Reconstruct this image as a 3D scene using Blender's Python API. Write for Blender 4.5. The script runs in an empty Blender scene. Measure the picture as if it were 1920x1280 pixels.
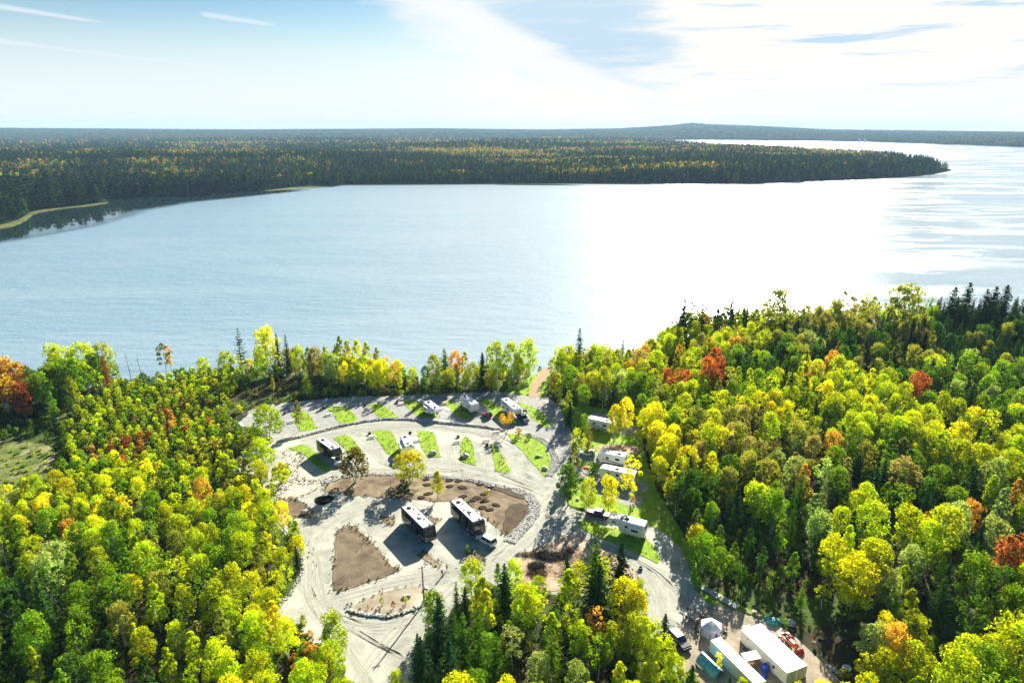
import bpy, bmesh, math, random
import numpy as np
from mathutils import Vector, Matrix
from mathutils.geometry import tessellate_polygon

random.seed(7)
RNG = np.random.default_rng(11)
R = math.radians
SC = bpy.context.scene
COL = SC.collection

# ---------------------------------------------------------------- camera
CAM_H = 97.0
PITCH = R(17.3)
cam_data = bpy.data.cameras.new('camera')
cam_data.lens = 24.0
cam_data.sensor_width = 36.0
cam_data.clip_start = 0.5
cam_data.clip_end = 90000
cam = bpy.data.objects.new('camera', cam_data)
COL.objects.link(cam)
cam.location = (0, 0, CAM_H)
cam.rotation_euler = (R(90) - PITCH, 0, 0)
SC.camera = cam

# ---------------------------------------------------------------- light
SUN_EL, SUN_AZ = R(25), R(20.5)          # azimuth measured from +Y (view direction) towards +X
SUN_DIR = Vector((math.sin(SUN_AZ) * math.cos(SUN_EL), math.cos(SUN_AZ) * math.cos(SUN_EL), math.sin(SUN_EL)))
sun_data = bpy.data.lights.new('sun', 'SUN')
sun_data.energy = 5.0
sun_data.angle = R(0.55)
sun_data.color = (1.0, 0.93, 0.80)
sun = bpy.data.objects.new('sun', sun_data)
COL.objects.link(sun)
sun.rotation_euler = SUN_DIR.to_track_quat('Z', 'Y').to_euler()
sun.location = (200, 400, 300)

SC.view_settings.view_transform = 'Standard'
SC.view_settings.look = 'None'
SC.view_settings.gamma = 1.0
SC.view_settings.exposure = 1.80
SC.view_settings.use_curve_mapping = False
SC.cycles.use_denoising = True
SC.cycles.max_bounces = 8
SC.cycles.transparent_max_bounces = 12
SC.cycles.sample_clamp_indirect = 6.0
SC.cycles.volume_step_rate = 4.0
SC.cycles.use_adaptive_sampling = True
SC.cycles.adaptive_threshold = 0.02

world = bpy.data.worlds.new('World')
SC.world = world
world.use_nodes = True
WT = world.node_tree
WT.nodes.clear()


class NT:
    """small helper that writes node expressions"""
    def __init__(self, tree):
        self.t = tree
        self.n = tree.nodes
        self.l = tree.links

    def new(self, kind, **kw):
        nd = self.n.new(kind)
        for k, v in kw.items():
            setattr(nd, k, v)
        return nd

    def put(self, sock, v):
        if isinstance(v, bpy.types.NodeSocket):
            self.l.new(v, sock)
        else:
            sock.default_value = v

    def m(self, op, a, b=0.0, c=None, clamp=False):
        nd = self.new('ShaderNodeMath', operation=op, use_clamp=clamp)
        self.put(nd.inputs[0], a)
        self.put(nd.inputs[1], b)
        if c is not None:
            self.put(nd.inputs[2], c)
        return nd.outputs[0]

    def ramp(self, x, lo, hi):      # smooth 0..1 between lo and hi
        nd = self.new('ShaderNodeMapRange', interpolation_type='SMOOTHSTEP')
        self.put(nd.inputs[0], x)
        self.put(nd.inputs[1], lo)
        self.put(nd.inputs[2], hi)
        return nd.outputs[0]

    def mix(self, f, a, b, mode='MIX'):
        nd = self.new('ShaderNodeMix', data_type='RGBA', blend_type=mode)
        self.put(nd.inputs[0], f)
        self.put(nd.inputs[6], a if isinstance(a, bpy.types.NodeSocket) else (*a[:3], 1))
        self.put(nd.inputs[7], b if isinstance(b, bpy.types.NodeSocket) else (*b[:3], 1))
        return nd.outputs[2]

    def noise(self, vec, scale, detail=3.0, rough=0.5, dist=0.0):
        nd = self.new('ShaderNodeTexNoise')
        if vec is not None:
            self.l.new(vec, nd.inputs['Vector'])
        self.put(nd.inputs['Scale'], scale)
        nd.inputs['Detail'].default_value = detail
        nd.inputs['Roughness'].default_value = rough
        nd.inputs['Distortion'].default_value = dist
        return nd.outputs['Fac']

    def comb(self, x, y, z=0.0):
        nd = self.new('ShaderNodeCombineXYZ')
        self.put(nd.inputs[0], x)
        self.put(nd.inputs[1], y)
        self.put(nd.inputs[2], z)
        return nd.outputs[0]


def azel(px, py):
    """azimuth and elevation (radians) of a photograph pixel"""
    u, v = (px - 960) / 1280, (py - 640) / 1280
    d = Vector((u, math.cos(PITCH) - v * math.sin(PITCH), -math.sin(PITCH) - v * math.cos(PITCH))).normalized()
    return math.atan2(d.x, d.y), math.asin(d.z)


W = NT(WT)
sky = W.new('ShaderNodeTexSky', sky_type='NISHITA')
sky.sun_disc = False
sky.sun_elevation = SUN_EL
sky.sun_rotation = SUN_AZ
sky.altitude = 100
sky.air_density = 1.0
sky.dust_density = 0.3
sky.ozone_density = 1.0
tc = W.new('ShaderNodeTexCoord')
sep = W.new('ShaderNodeSeparateXYZ')
WT.links.new(tc.outputs['Generated'], sep.inputs[0])
SX, SY, SZ = sep.outputs
AZ = W.m('ARCTAN2', SX, SY)
EL = W.m('ARCSINE', SZ)
dot = W.new('ShaderNodeVectorMath', operation='DOT_PRODUCT')
WT.links.new(tc.outputs['Generated'], dot.inputs[0])
dot.inputs[1].default_value = SUN_DIR
SD = dot.outputs['Value']
# cirrus: streaks stretched along the horizon, thicker towards the sun's side
cv = W.comb(W.m('MULTIPLY', AZ, 2.1), W.m('MULTIPLY', EL, 9.0), W.m('MULTIPLY', AZ, -0.6))
n1 = W.noise(cv, 1.35, 6, 0.58, 0.6)
cv2 = W.comb(W.m('MULTIPLY', AZ, 3.0), W.m('MULTIPLY', EL, 34.0), 3.3)
n2 = W.noise(cv2, 1.5, 6, 0.62, 0.4)
near_sun = W.ramp(SD, 0.76, 0.95)
CLOUD_BIAS = W.m('MULTIPLY_ADD', near_sun, 0.66, -0.14)
c1 = W.ramp(W.m('ADD', W.m('MULTIPLY_ADD', W.m('SUBTRACT', n2, 0.5), 0.35, n1), CLOUD_BIAS), 0.46, 0.92)
gaps = W.ramp(n2, 0.55, 0.68)
gaps = W.m('MULTIPLY', gaps, W.ramp(AZ, 0.12, 0.35))
gaps = W.m('MULTIPLY', gaps, W.ramp(EL, 0.035, 0.07))
# a clear blue window in the cloud deck, as in the photograph's top centre
a0, e0 = azel(1100, 55)
da = W.m('SUBTRACT', AZ, a0 - 0.02)
de = W.m('SUBTRACT', EL, e0)
da2 = W.m('MULTIPLY_ADD', de, -0.9, da)
win = W.m('ADD', W.m('POWER', W.m('ABSOLUTE', W.m('DIVIDE', da2, 0.135)), 2.0), W.m('POWER', W.m('ABSOLUTE', W.m('DIVIDE', W.m('MULTIPLY_ADD', da, 0.35, de), 0.055)), 2.0))
win = W.m('MULTIPLY_ADD', W.m('SUBTRACT', n1, 0.5), 5.0, win)
win = W.m('ADD', W.m('MULTIPLY', W.m('SUBTRACT', n2, 0.5), 5.5), win)
win = W.m('SUBTRACT', 1.0, W.ramp(win, 0.1, 2.2))
# the bright edge of cloud left of that window
a1, e1 = azel(850, 30)
t = W.m('ADD', W.m('POWER', W.m('ABSOLUTE', W.m('DIVIDE', W.m('MULTIPLY_ADD', W.m('SUBTRACT', EL, e1), 1.6, W.m('SUBTRACT', AZ, a1)), 0.10)), 2.0),
        W.m('POWER', W.m('ABSOLUTE', W.m('DIVIDE', W.m('MULTIPLY_ADD', W.m('SUBTRACT', AZ, a1), 0.42, W.m('SUBTRACT', EL, e1)), 0.022)), 2.0))
t = W.m('MULTIPLY_ADD', W.m('SUBTRACT', n2, 0.5), 6.0, t)
tail = W.m('SUBTRACT', 1.0, W.ramp(t, 0.0, 2.4))
c1 = W.m('MAXIMUM', c1, W.m('MULTIPLY', tail, 0.95))


def contrail(p0, p1, w0, w1, amt):
    (az0, el0), (az1, el1) = azel(*p0), azel(*p1)
    s = (el1 - el0) / (az1 - az0)
    along = W.m('DIVIDE', W.m('SUBTRACT', AZ, az0), az1 - az0)
    dist = W.m('ABSOLUTE', W.m('SUBTRACT', W.m('SUBTRACT', EL, el0), W.m('MULTIPLY', W.m('SUBTRACT', AZ, az0), s)))
    dist = W.m('MULTIPLY_ADD', W.m('SUBTRACT', n2, 0.5), 0.006, dist)
    wd = W.m('MULTIPLY_ADD', along, w1 - w0, w0)
    core = W.m('SUBTRACT', 1.0, W.ramp(W.m('DIVIDE', dist, wd), 0.0, 1.3))
    ends = W.m('MULTIPLY', W.ramp(along, -0.02, 0.1), W.m('SUBTRACT', 1.0, W.ramp(along, 0.75, 1.05)))
    return W.m('MULTIPLY', W.m('MULTIPLY', core, ends), amt)


for args in (((-300, 40), (560, 141), 0.009, 0.0022, 0.75), ((-200, -20), (230, 48), 0.007, 0.003, 0.75), ((370, 25), (530, 50), 0.005, 0.0035, 0.6)):
    c1 = W.m('MAXIMUM', c1, contrail(*args))
hz = W.m('SUBTRACT', 1.0, W.ramp(EL, 0.02, 0.17))
HAZE_F = W.m('MULTIPLY', hz, 0.9)
bg_sky = W.new('ShaderNodeBackground')
bg_sky.inputs['Strength'].default_value = 0.05
sat = W.new('ShaderNodeHueSaturation')
sat.inputs['Saturation'].default_value = 1.5
sat.inputs['Value'].default_value = 0.60
WT.links.new(sky.outputs[0], sat.inputs['Color'])
WT.links.new(sat.outputs[0], bg_sky.inputs['Color'])
bg_cloud = W.new('ShaderNodeBackground')
cl_col = W.mix(near_sun, (0.86, 0.93, 1.0), (1.0, 0.97, 0.93))
WT.links.new(cl_col, bg_cloud.inputs['Color'])
W.put(bg_cloud.inputs['Strength'], W.m('MULTIPLY_ADD', near_sun, 0.0, 0.30))
mixs = W.new('ShaderNodeMixShader')
fac = W.m('MAXIMUM', c1, HAZE_F, clamp=True)
WT.links.new(fac, mixs.inputs[0])
WT.links.new(bg_sky.outputs[0], mixs.inputs[1])
WT.links.new(bg_cloud.outputs[0], mixs.inputs[2])
# blue grey openings in the bright deck
bg_gap = W.new('ShaderNodeBackground')
bg_gap.inputs['Color'].default_value = (0.47, 0.76, 1.0, 1)
bg_gap.inputs['Strength'].default_value = 0.262
mix2 = W.new('ShaderNodeMixShader')
gapf = W.m('MAXIMUM', W.m('MULTIPLY', gaps, 0.75), W.m('MULTIPLY', win, 0.72))
gapf = W.m('MULTIPLY', gapf, W.m('SUBTRACT', 1.0, W.m('MULTIPLY', tail, 0.95)), clamp=True)
WT.links.new(gapf, mix2.inputs[0])
WT.links.new(mixs.outputs[0], mix2.inputs[1])
WT.links.new(bg_gap.outputs[0], mix2.inputs[2])
wo = W.new('ShaderNodeOutputWorld')
WT.links.new(mix2.outputs[0], wo.inputs['Surface'])


# ---------------------------------------------------------------- survey helpers
def at(px, py, z=0.0):
    """ground point (at height z) seen at a photograph position"""
    u, v = (px - 960) / 1280, (py - 640) / 1280
    dy = math.cos(PITCH) - v * math.sin(PITCH)
    dz = -math.sin(PITCH) - v * math.cos(PITCH)
    t = (z - CAM_H) / dz
    return Vector((u * t, dy * t, z))


def project(x, y, z):
    dz = z - CAM_H
    f = y * math.cos(PITCH) - dz * math.sin(PITCH)
    u = y * math.sin(PITCH) + dz * math.cos(PITCH)
    return 960 + 1280 * x / f, 640 - 1280 * u / f


def tag(o, label=None, cat=None, group=None, kind=None):
    if label: o['label'] = label
    if cat: o['category'] = cat
    if group: o['group'] = group
    if kind: o['kind'] = kind
    return o


def link(o, parent=None):
    COL.objects.link(o)
    if parent is not None:
        o.parent = parent
    return o


def empty(name, loc, rz=0.0, s=1.0):
    o = bpy.data.objects.new(name, None)
    o.empty_display_size = 0.5
    COL.objects.link(o)
    o.location = loc
    o.rotation_euler = (0, 0, rz)
    o.scale = (s, s, s)
    return o


def copy_tree(o, parent=None):
    c = o.copy()
    COL.objects.link(c)
    if parent is not None:
        c.parent = parent
    for ch in [x for x in o.children]:
        copy_tree(ch, c)
    return c


# ---------------------------------------------------------------- materials
MATS = {}


def mat(name, col, rough=0.6, col2=None, scale=1.0, detail=4, lo=0.35, hi=0.65, bump=0.0, bscale=None, metal=0.0, spec=0.5,
        translucent=None, obj_coords=True, stretch=None, col3=None, scale3=0.1, lo3=0.45, hi3=0.6, coat=0.0):
    m = bpy.data.materials.new(name)
    m.use_nodes = True
    t = m.node_tree
    N = NT(t)
    b = t.nodes['Principled BSDF']
    b.inputs['Roughness'].default_value = rough
    b.inputs['Metallic'].default_value = metal
    b.inputs['Specular IOR Level'].default_value = spec
    b.inputs['Coat Weight'].default_value = coat
    tcn = N.new('ShaderNodeTexCoord')
    vec = tcn.outputs['Object']
    if stretch:
        mp = N.new('ShaderNodeMapping')
        mp.inputs['Scale'].default_value = stretch
        t.links.new(vec, mp.inputs[0])
        vec = mp.outputs[0]
    if col2 is not None:
        f = N.ramp(N.noise(vec, scale, detail, 0.6), lo, hi)
        c = N.mix(f, col, col2)
        if col3 is not None:
            c = N.mix(N.ramp(N.noise(vec, scale3, 4, 0.6, 0.5), lo3, hi3), c, col3)
        t.links.new(c, b.inputs['Base Color'])
    else:
        b.inputs['Base Color'].default_value = (*col, 1)
    if bump:
        bp = N.new('ShaderNodeBump')
        bp.inputs['Strength'].default_value = bump
        bp.inputs['Distance'].default_value = 0.2
        t.links.new(N.noise(vec, bscale or scale * 3, 4, 0.6), bp.inputs['Height'])
        t.links.new(bp.outputs[0], b.inputs['Normal'])
    MATS[name] = m
    return m


mat('gravel', (0.385, 0.39, 0.325), 0.95, (0.26, 0.268, 0.228), 0.35, 8, 0.35, 0.68, 0.5, 6.0, spec=0.2, col3=(0.48, 0.475, 0.39), scale3=0.06, lo3=0.45, hi3=0.65)
mat('gravel_grey', (0.33, 0.335, 0.31), 0.95, (0.25, 0.255, 0.24), 0.5, 8, 0.35, 0.65, 0.5, 6.0, spec=0.2)  # greyer gravel: shade on the upper road is put into the colour
mat('track', (0.43, 0.425, 0.35), 0.95, (0.35, 0.35, 0.30), 1.5, 6, 0.4, 0.6, 0.3, 6.0, spec=0.2)
mat('track_dark', (0.30, 0.30, 0.25), 0.95, (0.36, 0.36, 0.30), 1.5, 6, 0.4, 0.6, 0.3, 6.0, spec=0.2)
mat('grass', (0.15, 0.29, 0.006), 0.9, (0.27, 0.42, 0.012), 0.6, 8, 0.35, 0.65, 1.0, 5.0, spec=0.15, col3=(0.30, 0.27, 0.07), scale3=0.45, lo3=0.5, hi3=0.72)
mat('clearing_grass', (0.16, 0.19, 0.05), 0.95, (0.08, 0.11, 0.025), 0.25, 9, 0.35, 0.65, 1.0, 1.5, spec=0.1, col3=(0.30, 0.26, 0.15), scale3=0.12, lo3=0.52, hi3=0.66)
mat('soil', (0.13, 0.10, 0.065), 0.95, (0.20, 0.155, 0.10), 0.3, 9, 0.35, 0.65, 0.6, 2.0, spec=0.1, col3=(0.085, 0.062, 0.04), scale3=0.15, lo3=0.5, hi3=0.7)
mat('dark_soil', (0.07, 0.05, 0.032), 0.95, (0.11, 0.08, 0.05), 0.5, 8, bump=0.8, bscale=2.5, spec=0.1)
mat('soil_pale', (0.23, 0.18, 0.115), 0.95, (0.115, 0.083, 0.052), 0.22, 10, 0.38, 0.64, 0.5, 1.6, spec=0.1, col3=(0.30, 0.26, 0.17), scale3=0.09, lo3=0.5, hi3=0.66)
mat('mulch', (0.035, 0.022, 0.014), 0.95, (0.06, 0.04, 0.025), 2.0, 6, bump=1.0, bscale=8, spec=0.1)
mat('peat', (0.006, 0.006, 0.006), 0.95, (0.014, 0.012, 0.011), 3.0, 6, bump=1.0, bscale=8, spec=0.1)
mat('straw', (0.52, 0.40, 0.28), 0.95, (0.36, 0.26, 0.17), 0.5, 8, 0.4, 0.62, 1.0, 4.0, spec=0.1, col3=(0.24, 0.16, 0.10), scale3=0.15, lo3=0.55, hi3=0.7)
mat('path_dirt', (0.42, 0.28, 0.18), 0.95, (0.33, 0.22, 0.13), 0.6, 6, bump=0.5, spec=0.1)
mat('yard_dirt', (0.36, 0.30, 0.22), 0.95, (0.26, 0.22, 0.16), 0.25, 8, 0.4, 0.6, 0.6, 5.0, spec=0.15, col3=(0.5, 0.44, 0.34), scale3=0.08, lo3=0.5, hi3=0.68)
mat('rock_ground', (0.66, 0.58, 0.47), 0.95, (0.42, 0.34, 0.25), 0.8, 8, 0.4, 0.6, 1.0, 2.5, spec=0.1)
mat('rock', (0.60, 0.58, 0.53), 0.9, (0.36, 0.35, 0.32), 1.2, 5, bump=0.6, spec=0.25)
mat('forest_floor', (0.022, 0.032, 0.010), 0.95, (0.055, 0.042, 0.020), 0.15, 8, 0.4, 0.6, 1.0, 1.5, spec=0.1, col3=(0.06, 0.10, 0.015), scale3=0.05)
mat('far_ground', (0.012, 0.03, 0.014), 1.0, (0.03, 0.042, 0.016), 0.01, 8, 0.35, 0.65, 0.0, spec=0.0, col3=(0.05, 0.03, 0.012), scale3=0.004, lo3=0.55, hi3=0.7)
mat('marsh', (0.13, 0.13, 0.035), 0.95, (0.05, 0.075, 0.018), 0.08, 6, spec=0.1)
mat('bark', (0.20, 0.17, 0.13), 0.9, (0.11, 0.09, 0.07), 2.0, 4, stretch=(1, 1, 0.3), spec=0.2)
mat('birch_bark', (0.62, 0.60, 0.55), 0.8, (0.30, 0.28, 0.25), 1.5, 4, 0.5, 0.62, stretch=(0.4, 0.4, 2.5), spec=0.2)
mat('white_paint', (0.80, 0.80, 0.80), 0.35, (0.74, 0.74, 0.73), 0.8, 3, spec=0.5, coat=0.2)
mat('roof_white', (0.82, 0.82, 0.81), 0.55, (0.70, 0.70, 0.68), 1.2, 4, 0.5, 0.75)
mat('container_paint', (0.80, 0.79, 0.74), 0.5, (0.66, 0.63, 0.55), 0.7, 6, 0.55, 0.8, stretch=(1, 1, 0.4))
mat('container_door', (0.52, 0.56, 0.48), 0.6, (0.33, 0.36, 0.28), 1.8, 6, 0.45, 0.65, stretch=(1.5, 1.5, 0.4))
mat('black_paint', (0.012, 0.014, 0.016), 0.25, (0.02, 0.022, 0.024), 0.5, 3, spec=0.6, coat=0.4)
mat('dark_graphic', (0.02, 0.05, 0.06), 0.3, (0.015, 0.03, 0.035), 0.5, 3, spec=0.6)
mat('grey_paint', (0.42, 0.44, 0.45), 0.4, (0.36, 0.38, 0.39), 0.6, 3)
mat('silver', (0.55, 0.56, 0.57), 0.35, (0.45, 0.46, 0.47), 0.9, 3, metal=0.6)
mat('glass', (0.02, 0.025, 0.03), 0.06, (0.03, 0.035, 0.04), 0.7, 2, spec=1.0)
mat('rubber', (0.02, 0.02, 0.02), 0.8, (0.03, 0.03, 0.03), 3, 3)
mat('plastic_black', (0.02, 0.02, 0.022), 0.5, (0.03, 0.03, 0.032), 3, 3)
mat('red_paint', (0.45, 0.02, 0.015), 0.35, (0.38, 0.02, 0.015), 1, 3, coat=0.3)
mat('maroon_paint', (0.13, 0.012, 0.012), 0.35, (0.09, 0.01, 0.01), 1, 3, coat=0.3)
mat('orange_paint', (0.75, 0.09, 0.01), 0.4, (0.62, 0.08, 0.012), 1.5, 3, coat=0.2)
mat('orange_cloth', (0.80, 0.16, 0.05), 0.8, (0.7, 0.12, 0.04), 2, 3)
mat('teal_tarp', (0.02, 0.34, 0.31), 0.45, (0.01, 0.20, 0.19), 1.2, 4, bump=0.6)
mat('blue_tarp', (0.04, 0.45, 0.78), 0.45, (0.35, 0.62, 0.75), 0.9, 4, 0.5, 0.62, bump=0.6)
mat('blue_plastic', (0.01, 0.07, 0.55), 0.4, (0.01, 0.05, 0.40), 1.2, 4)
mat('silver_tarp', (0.45, 0.52, 0.62), 0.4, (0.20, 0.26, 0.36), 1.5, 4, bump=0.6)
mat('tent_wall', (0.52, 0.54, 0.74), 0.8, (0.42, 0.44, 0.62), 1.5, 4)
mat('tent_white', (0.80, 0.80, 0.82), 0.8, (0.72, 0.72, 0.76), 1.5, 3)
mat('wood_pale', (0.60, 0.44, 0.28), 0.8, (0.48, 0.34, 0.20), 2, 4, stretch=(0.5, 4, 4))
mat('wood_white', (0.72, 0.64, 0.56), 0.8, (0.60, 0.50, 0.42), 2, 4, stretch=(0.5, 4, 4))
mat('wood_old', (0.22, 0.20, 0.17), 0.9, (0.14, 0.12, 0.10), 2, 4, stretch=(0.5, 4, 4))
mat('dock_plank', (0.40, 0.42, 0.42), 0.7, (0.30, 0.32, 0.32), 2, 4, stretch=(0.5, 4, 4))
mat('firewood', (0.34, 0.20, 0.10), 0.9, (0.16, 0.09, 0.05), 4, 4)
mat('rust', (0.25, 0.10, 0.05), 0.8, (0.12, 0.07, 0.05), 3, 4)
mat('skin', (0.50, 0.32, 0.24), 0.6)
mat('cloth_dark', (0.02, 0.02, 0.03), 0.9)
mat('cloth_orange', (0.75, 0.22, 0.10), 0.85)
mat('brush', (0.06, 0.045, 0.03), 0.95, (0.13, 0.10, 0.06), 3, 4)
mat('brush_rust', (0.28, 0.10, 0.05), 0.95, (0.16, 0.07, 0.04), 3, 4)
mat('lamp_lens', (0.7, 0.72, 0.75), 0.15, spec=0.8)
mat('tail_lens', (0.35, 0.01, 0.01), 0.2, spec=0.8)


def foliage_mat(name, stuff, hue=0.04, transl=0.5):
    m = bpy.data.materials.new(name)
    m.use_nodes = True
    t = m.node_tree
    t.nodes.clear()
    N = NT(t)
    if stuff:
        a = N.new('ShaderNodeAttribute', attribute_type='INSTANCER', attribute_name='tint')
        base = a.outputs['Color']
    else:
        a = N.new('ShaderNodeObjectInfo')
        base = a.outputs['Color']
    va = N.new('ShaderNodeAttribute', attribute_type='GEOMETRY', attribute_name='leaf')
    lf = va.outputs['Fac']
    hs = N.new('ShaderNodeHueSaturation')
    N.put(hs.inputs['Hue'], N.m('MULTIPLY_ADD', N.m('SUBTRACT', lf, 0.5), hue, 0.5))
    N.put(hs.inputs['Value'], N.m('MULTIPLY_ADD', lf, 0.7, 0.65))
    hs.inputs['Saturation'].default_value = 1.0
    ta = N.new('ShaderNodeAttribute', attribute_type='GEOMETRY', attribute_name='turned')
    greener = N.mix(1.0, base, (0.76, 0.92, 0.9), 'MULTIPLY')
    N.put(hs.inputs['Color'], N.mix(ta.outputs['Fac'], greener, base))
    d = N.new('ShaderNodeBsdfDiffuse')
    d.inputs['Roughness'].default_value = 0.6
    tr = N.new('ShaderNodeBsdfTranslucent')
    t.links.new(hs.outputs[0], d.inputs['Color'])
    br = N.mix(1.0, hs.outputs[0], (1.32, 1.24, 0.5), 'MULTIPLY')
    t.links.new(br, tr.inputs['Color'])
    mx = N.new('ShaderNodeMixShader')
    mx.inputs[0].default_value = transl
    t.links.new(d.outputs[0], mx.inputs[1])
    t.links.new(tr.outputs[0], mx.inputs[2])
    o = N.new('ShaderNodeOutputMaterial')
    t.links.new(mx.outputs[0], o.inputs['Surface'])
    MATS[name] = m
    return m


foliage_mat('foliage', False)
foliage_mat('foliage_stuff', True)
foliage_mat('needles', False, 0.02, 0.25)
foliage_mat('needles_stuff', True, 0.02, 0.25)


# ---------------------------------------------------------------- mesh helpers
class MB:
    """collects faces for ONE mesh"""
    def __init__(self):
        self.v, self.f, self.mi = [], [], []

    def add(self, vs, fs, mi=0):
        o = len(self.v)
        self.v += [tuple(p) for p in vs]
        self.f += [tuple(o + i for i in f) for f in fs]
        self.mi += [mi] * len(fs)
        return self

    def box(self, c, s, rz=0.0, mi=0, top=(1, 1), M=None):
        hx, hy, hz = s[0] / 2, s[1] / 2, s[2] / 2
        vs = [Vector((x * hx * (top[0] if z > 0 else 1), y * hy * (top[1] if z > 0 else 1), z * hz)) for z in (-1, 1) for x, y in ((-1, -1), (1, -1), (1, 1), (-1, 1))]
        if M is None:
            M = Matrix.Translation(c) @ Matrix.Rotation(rz, 4, 'Z')
        else:
            M = Matrix.Translation(c) @ M
        return self.add([M @ p for p in vs], [(3, 2, 1, 0), (4, 5, 6, 7), (0, 1, 5, 4), (1, 2, 6, 5), (2, 3, 7, 6), (3, 0, 4, 7)], mi)

    def tube(self, p0, p1, r0, r1=None, n=8, mi=0, caps=True):
        r1 = r0 if r1 is None else r1
        p0, p1 = Vector(p0), Vector(p1)
        q = (p1 - p0).to_track_quat('Z', 'Y')
        vs = []
        for p, r in ((p0, r0), (p1, r1)):
            for k in range(n):
                a = 2 * math.pi * k / n
                vs.append(p + q @ Vector((math.cos(a) * r, math.sin(a) * r, 0)))
        fs = [(k, (k + 1) % n, n + (k + 1) % n, n + k) for k in range(n)]
        if caps:
            fs += [tuple(range(n - 1, -1, -1)), tuple(range(n, 2 * n))]
        return self.add(vs, fs, mi)

    def prism(self, prof, y0, y1, mi=0, inset=0.0):
        """profile in the XZ plane, pushed out along Y"""
        n = len(prof)
        vs = [(x, y0, z) for x, z in prof] + [(x, y1, z) for x, z in prof]
        fs = [tuple(range(n)), tuple(range(2 * n - 1, n - 1, -1))]
        fs += [((k + 1) % n, k, n + k, n + (k + 1) % n) for k in range(n)]
        return self.add(vs, fs, mi)

    def build(self, name, mats, parent=None, smooth=False, bevel=0.0, loc=None, normals=True):
        me = bpy.data.meshes.new(name)
        me.from_pydata(self.v, [], self.f)
        for m in (mats if isinstance(mats, (list, tuple)) else [mats]):
            me.materials.append(MATS[m] if isinstance(m, str) else m)
        me.polygons.foreach_set('material_index', self.mi)
        if bevel or normals:
            bm = bmesh.new()
            bm.from_mesh(me)
            if normals:
                bmesh.ops.recalc_face_normals(bm, faces=bm.faces)
            if bevel:
                bmesh.ops.bevel(bm, geom=[e for e in bm.edges if len(e.link_faces) == 2 and e.calc_face_angle(0) > 0.5], offset=bevel, segments=1, affect='EDGES')
            bm.to_mesh(me)
            bm.free()
        if smooth:
            me.polygons.foreach_set('use_smooth', [True] * len(me.polygons))
        me.update()
        o = bpy.data.objects.new(name, me)
        if loc is not None:
            o.location = loc
        return link(o, parent)


def smooth_poly(pts, n=3):
    """rounds a closed outline a little (Chaikin)"""
    for _ in range(n):
        q = []
        for i in range(len(pts)):
            a, b = pts[i], pts[(i + 1) % len(pts)]
            q += [a * 0.75 + b * 0.25, a * 0.25 + b * 0.75]
        pts = q
    return pts


def sheet(name, px, z, material, kind='structure', rnd=2, depth=0.05, jitter=0.0, dome=0.0, label=None, cat=None, group=None):
    """flat raised area whose outline was surveyed from the photograph"""
    pts = [at(x, y) for x, y in px]
    if jitter:
        dense = []
        for i in range(len(pts)):
            a, b = pts[i], pts[(i + 1) % len(pts)]
            k = max(1, int((b - a).length / 1.5))
            dense += [a.lerp(b, j / k) + Vector((random.gauss(0, jitter), random.gauss(0, jitter), 0)) for j in range(k)]
        pts = dense
    pts = smooth_poly(pts, rnd)
    n = len(pts)
    tris = tessellate_polygon([[Vector((p.x, p.y, 0)) for p in pts]])
    c = sum(pts, Vector()) / n
    mb = MB()
    vs = [(p.x, p.y, z) for p in pts] + [(p.x + (p - c).normalized().x * depth, p.y + (p - c).normalized().y * depth, z - depth - 0.02) for p in pts]
    fs = [tuple(t) for t in tris] + [(k, n + k, n + (k + 1) % n, (k + 1) % n) for k in range(n)]
    if dome:
        vs.append((c.x, c.y, z + dome))
        fs = [(k, (k + 1) % n, 2 * n) for k in range(n)] + fs[len(tris):]
    mb.add(vs, fs)
    o = mb.build(name, material)
    # surfaces look up
    me = o.data
    if sum(p.normal.z for p in me.polygons) < 0:
        me.flip_normals()
    tag(o, kind=kind, label=label, cat=cat, group=group)
    return o


def inside(px, py, poly):
    r = False
    n = len(poly)
    for i in range(n):
        x0, y0 = poly[i]
        x1, y1 = poly[i - 1]
        if (y0 > py) != (y1 > py) and px < (x1 - x0) * (py - y0) / (y1 - y0) + x0:
            r = not r
    return r


# ---------------------------------------------------------------- land and water
WATER_Z = -8.0
SHORE_PX = [(-700, 760), (-400, 752), (0, 720), (100, 713), (300, 700), (400, 684), (700, 684), (800, 702), (900, 695), (1000, 686), (1100, 682), (1190, 672), (1235, 645), (1270, 620), (1450, 602), (1560, 600), (1680, 594), (1920, 596), (2500, 600)]
_sw = [at(*p) for p in SHORE_PX]
SHX, SHY = [p.x for p in _sw], [p.y for p in _sw]


def shore_y(x):
    return np.interp(x, SHX, SHY)


def sstep(t):
    t = np.clip(t, 0, 1)
    return t * t * (3 - 2 * t)


def vnoise(x, y, s, seed=0):
    """cheap smooth noise from a few sines"""
    x, y = np.asarray(x) / s, np.asarray(y) / s
    r = 0
    for k in range(4):
        a = 1.7 * k + seed
        r = r + np.sin(x * math.cos(a) * (1 + .37 * k) + y * math.sin(a) * (1 + .37 * k) + 5.1 * a) / (1 + .4 * k)
    return r / 2.6


def land_z(x, y):
    sy = shore_y(x)
    t = sstep((sy + 6 - y) / 20)
    bumps = vnoise(x, y, 9.0, 2) * 0.6 * sstep((np.abs(np.asarray(x) + 5) - 75) / 30)
    return -10 + 10 * t + bumps * t - 0.03


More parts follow.
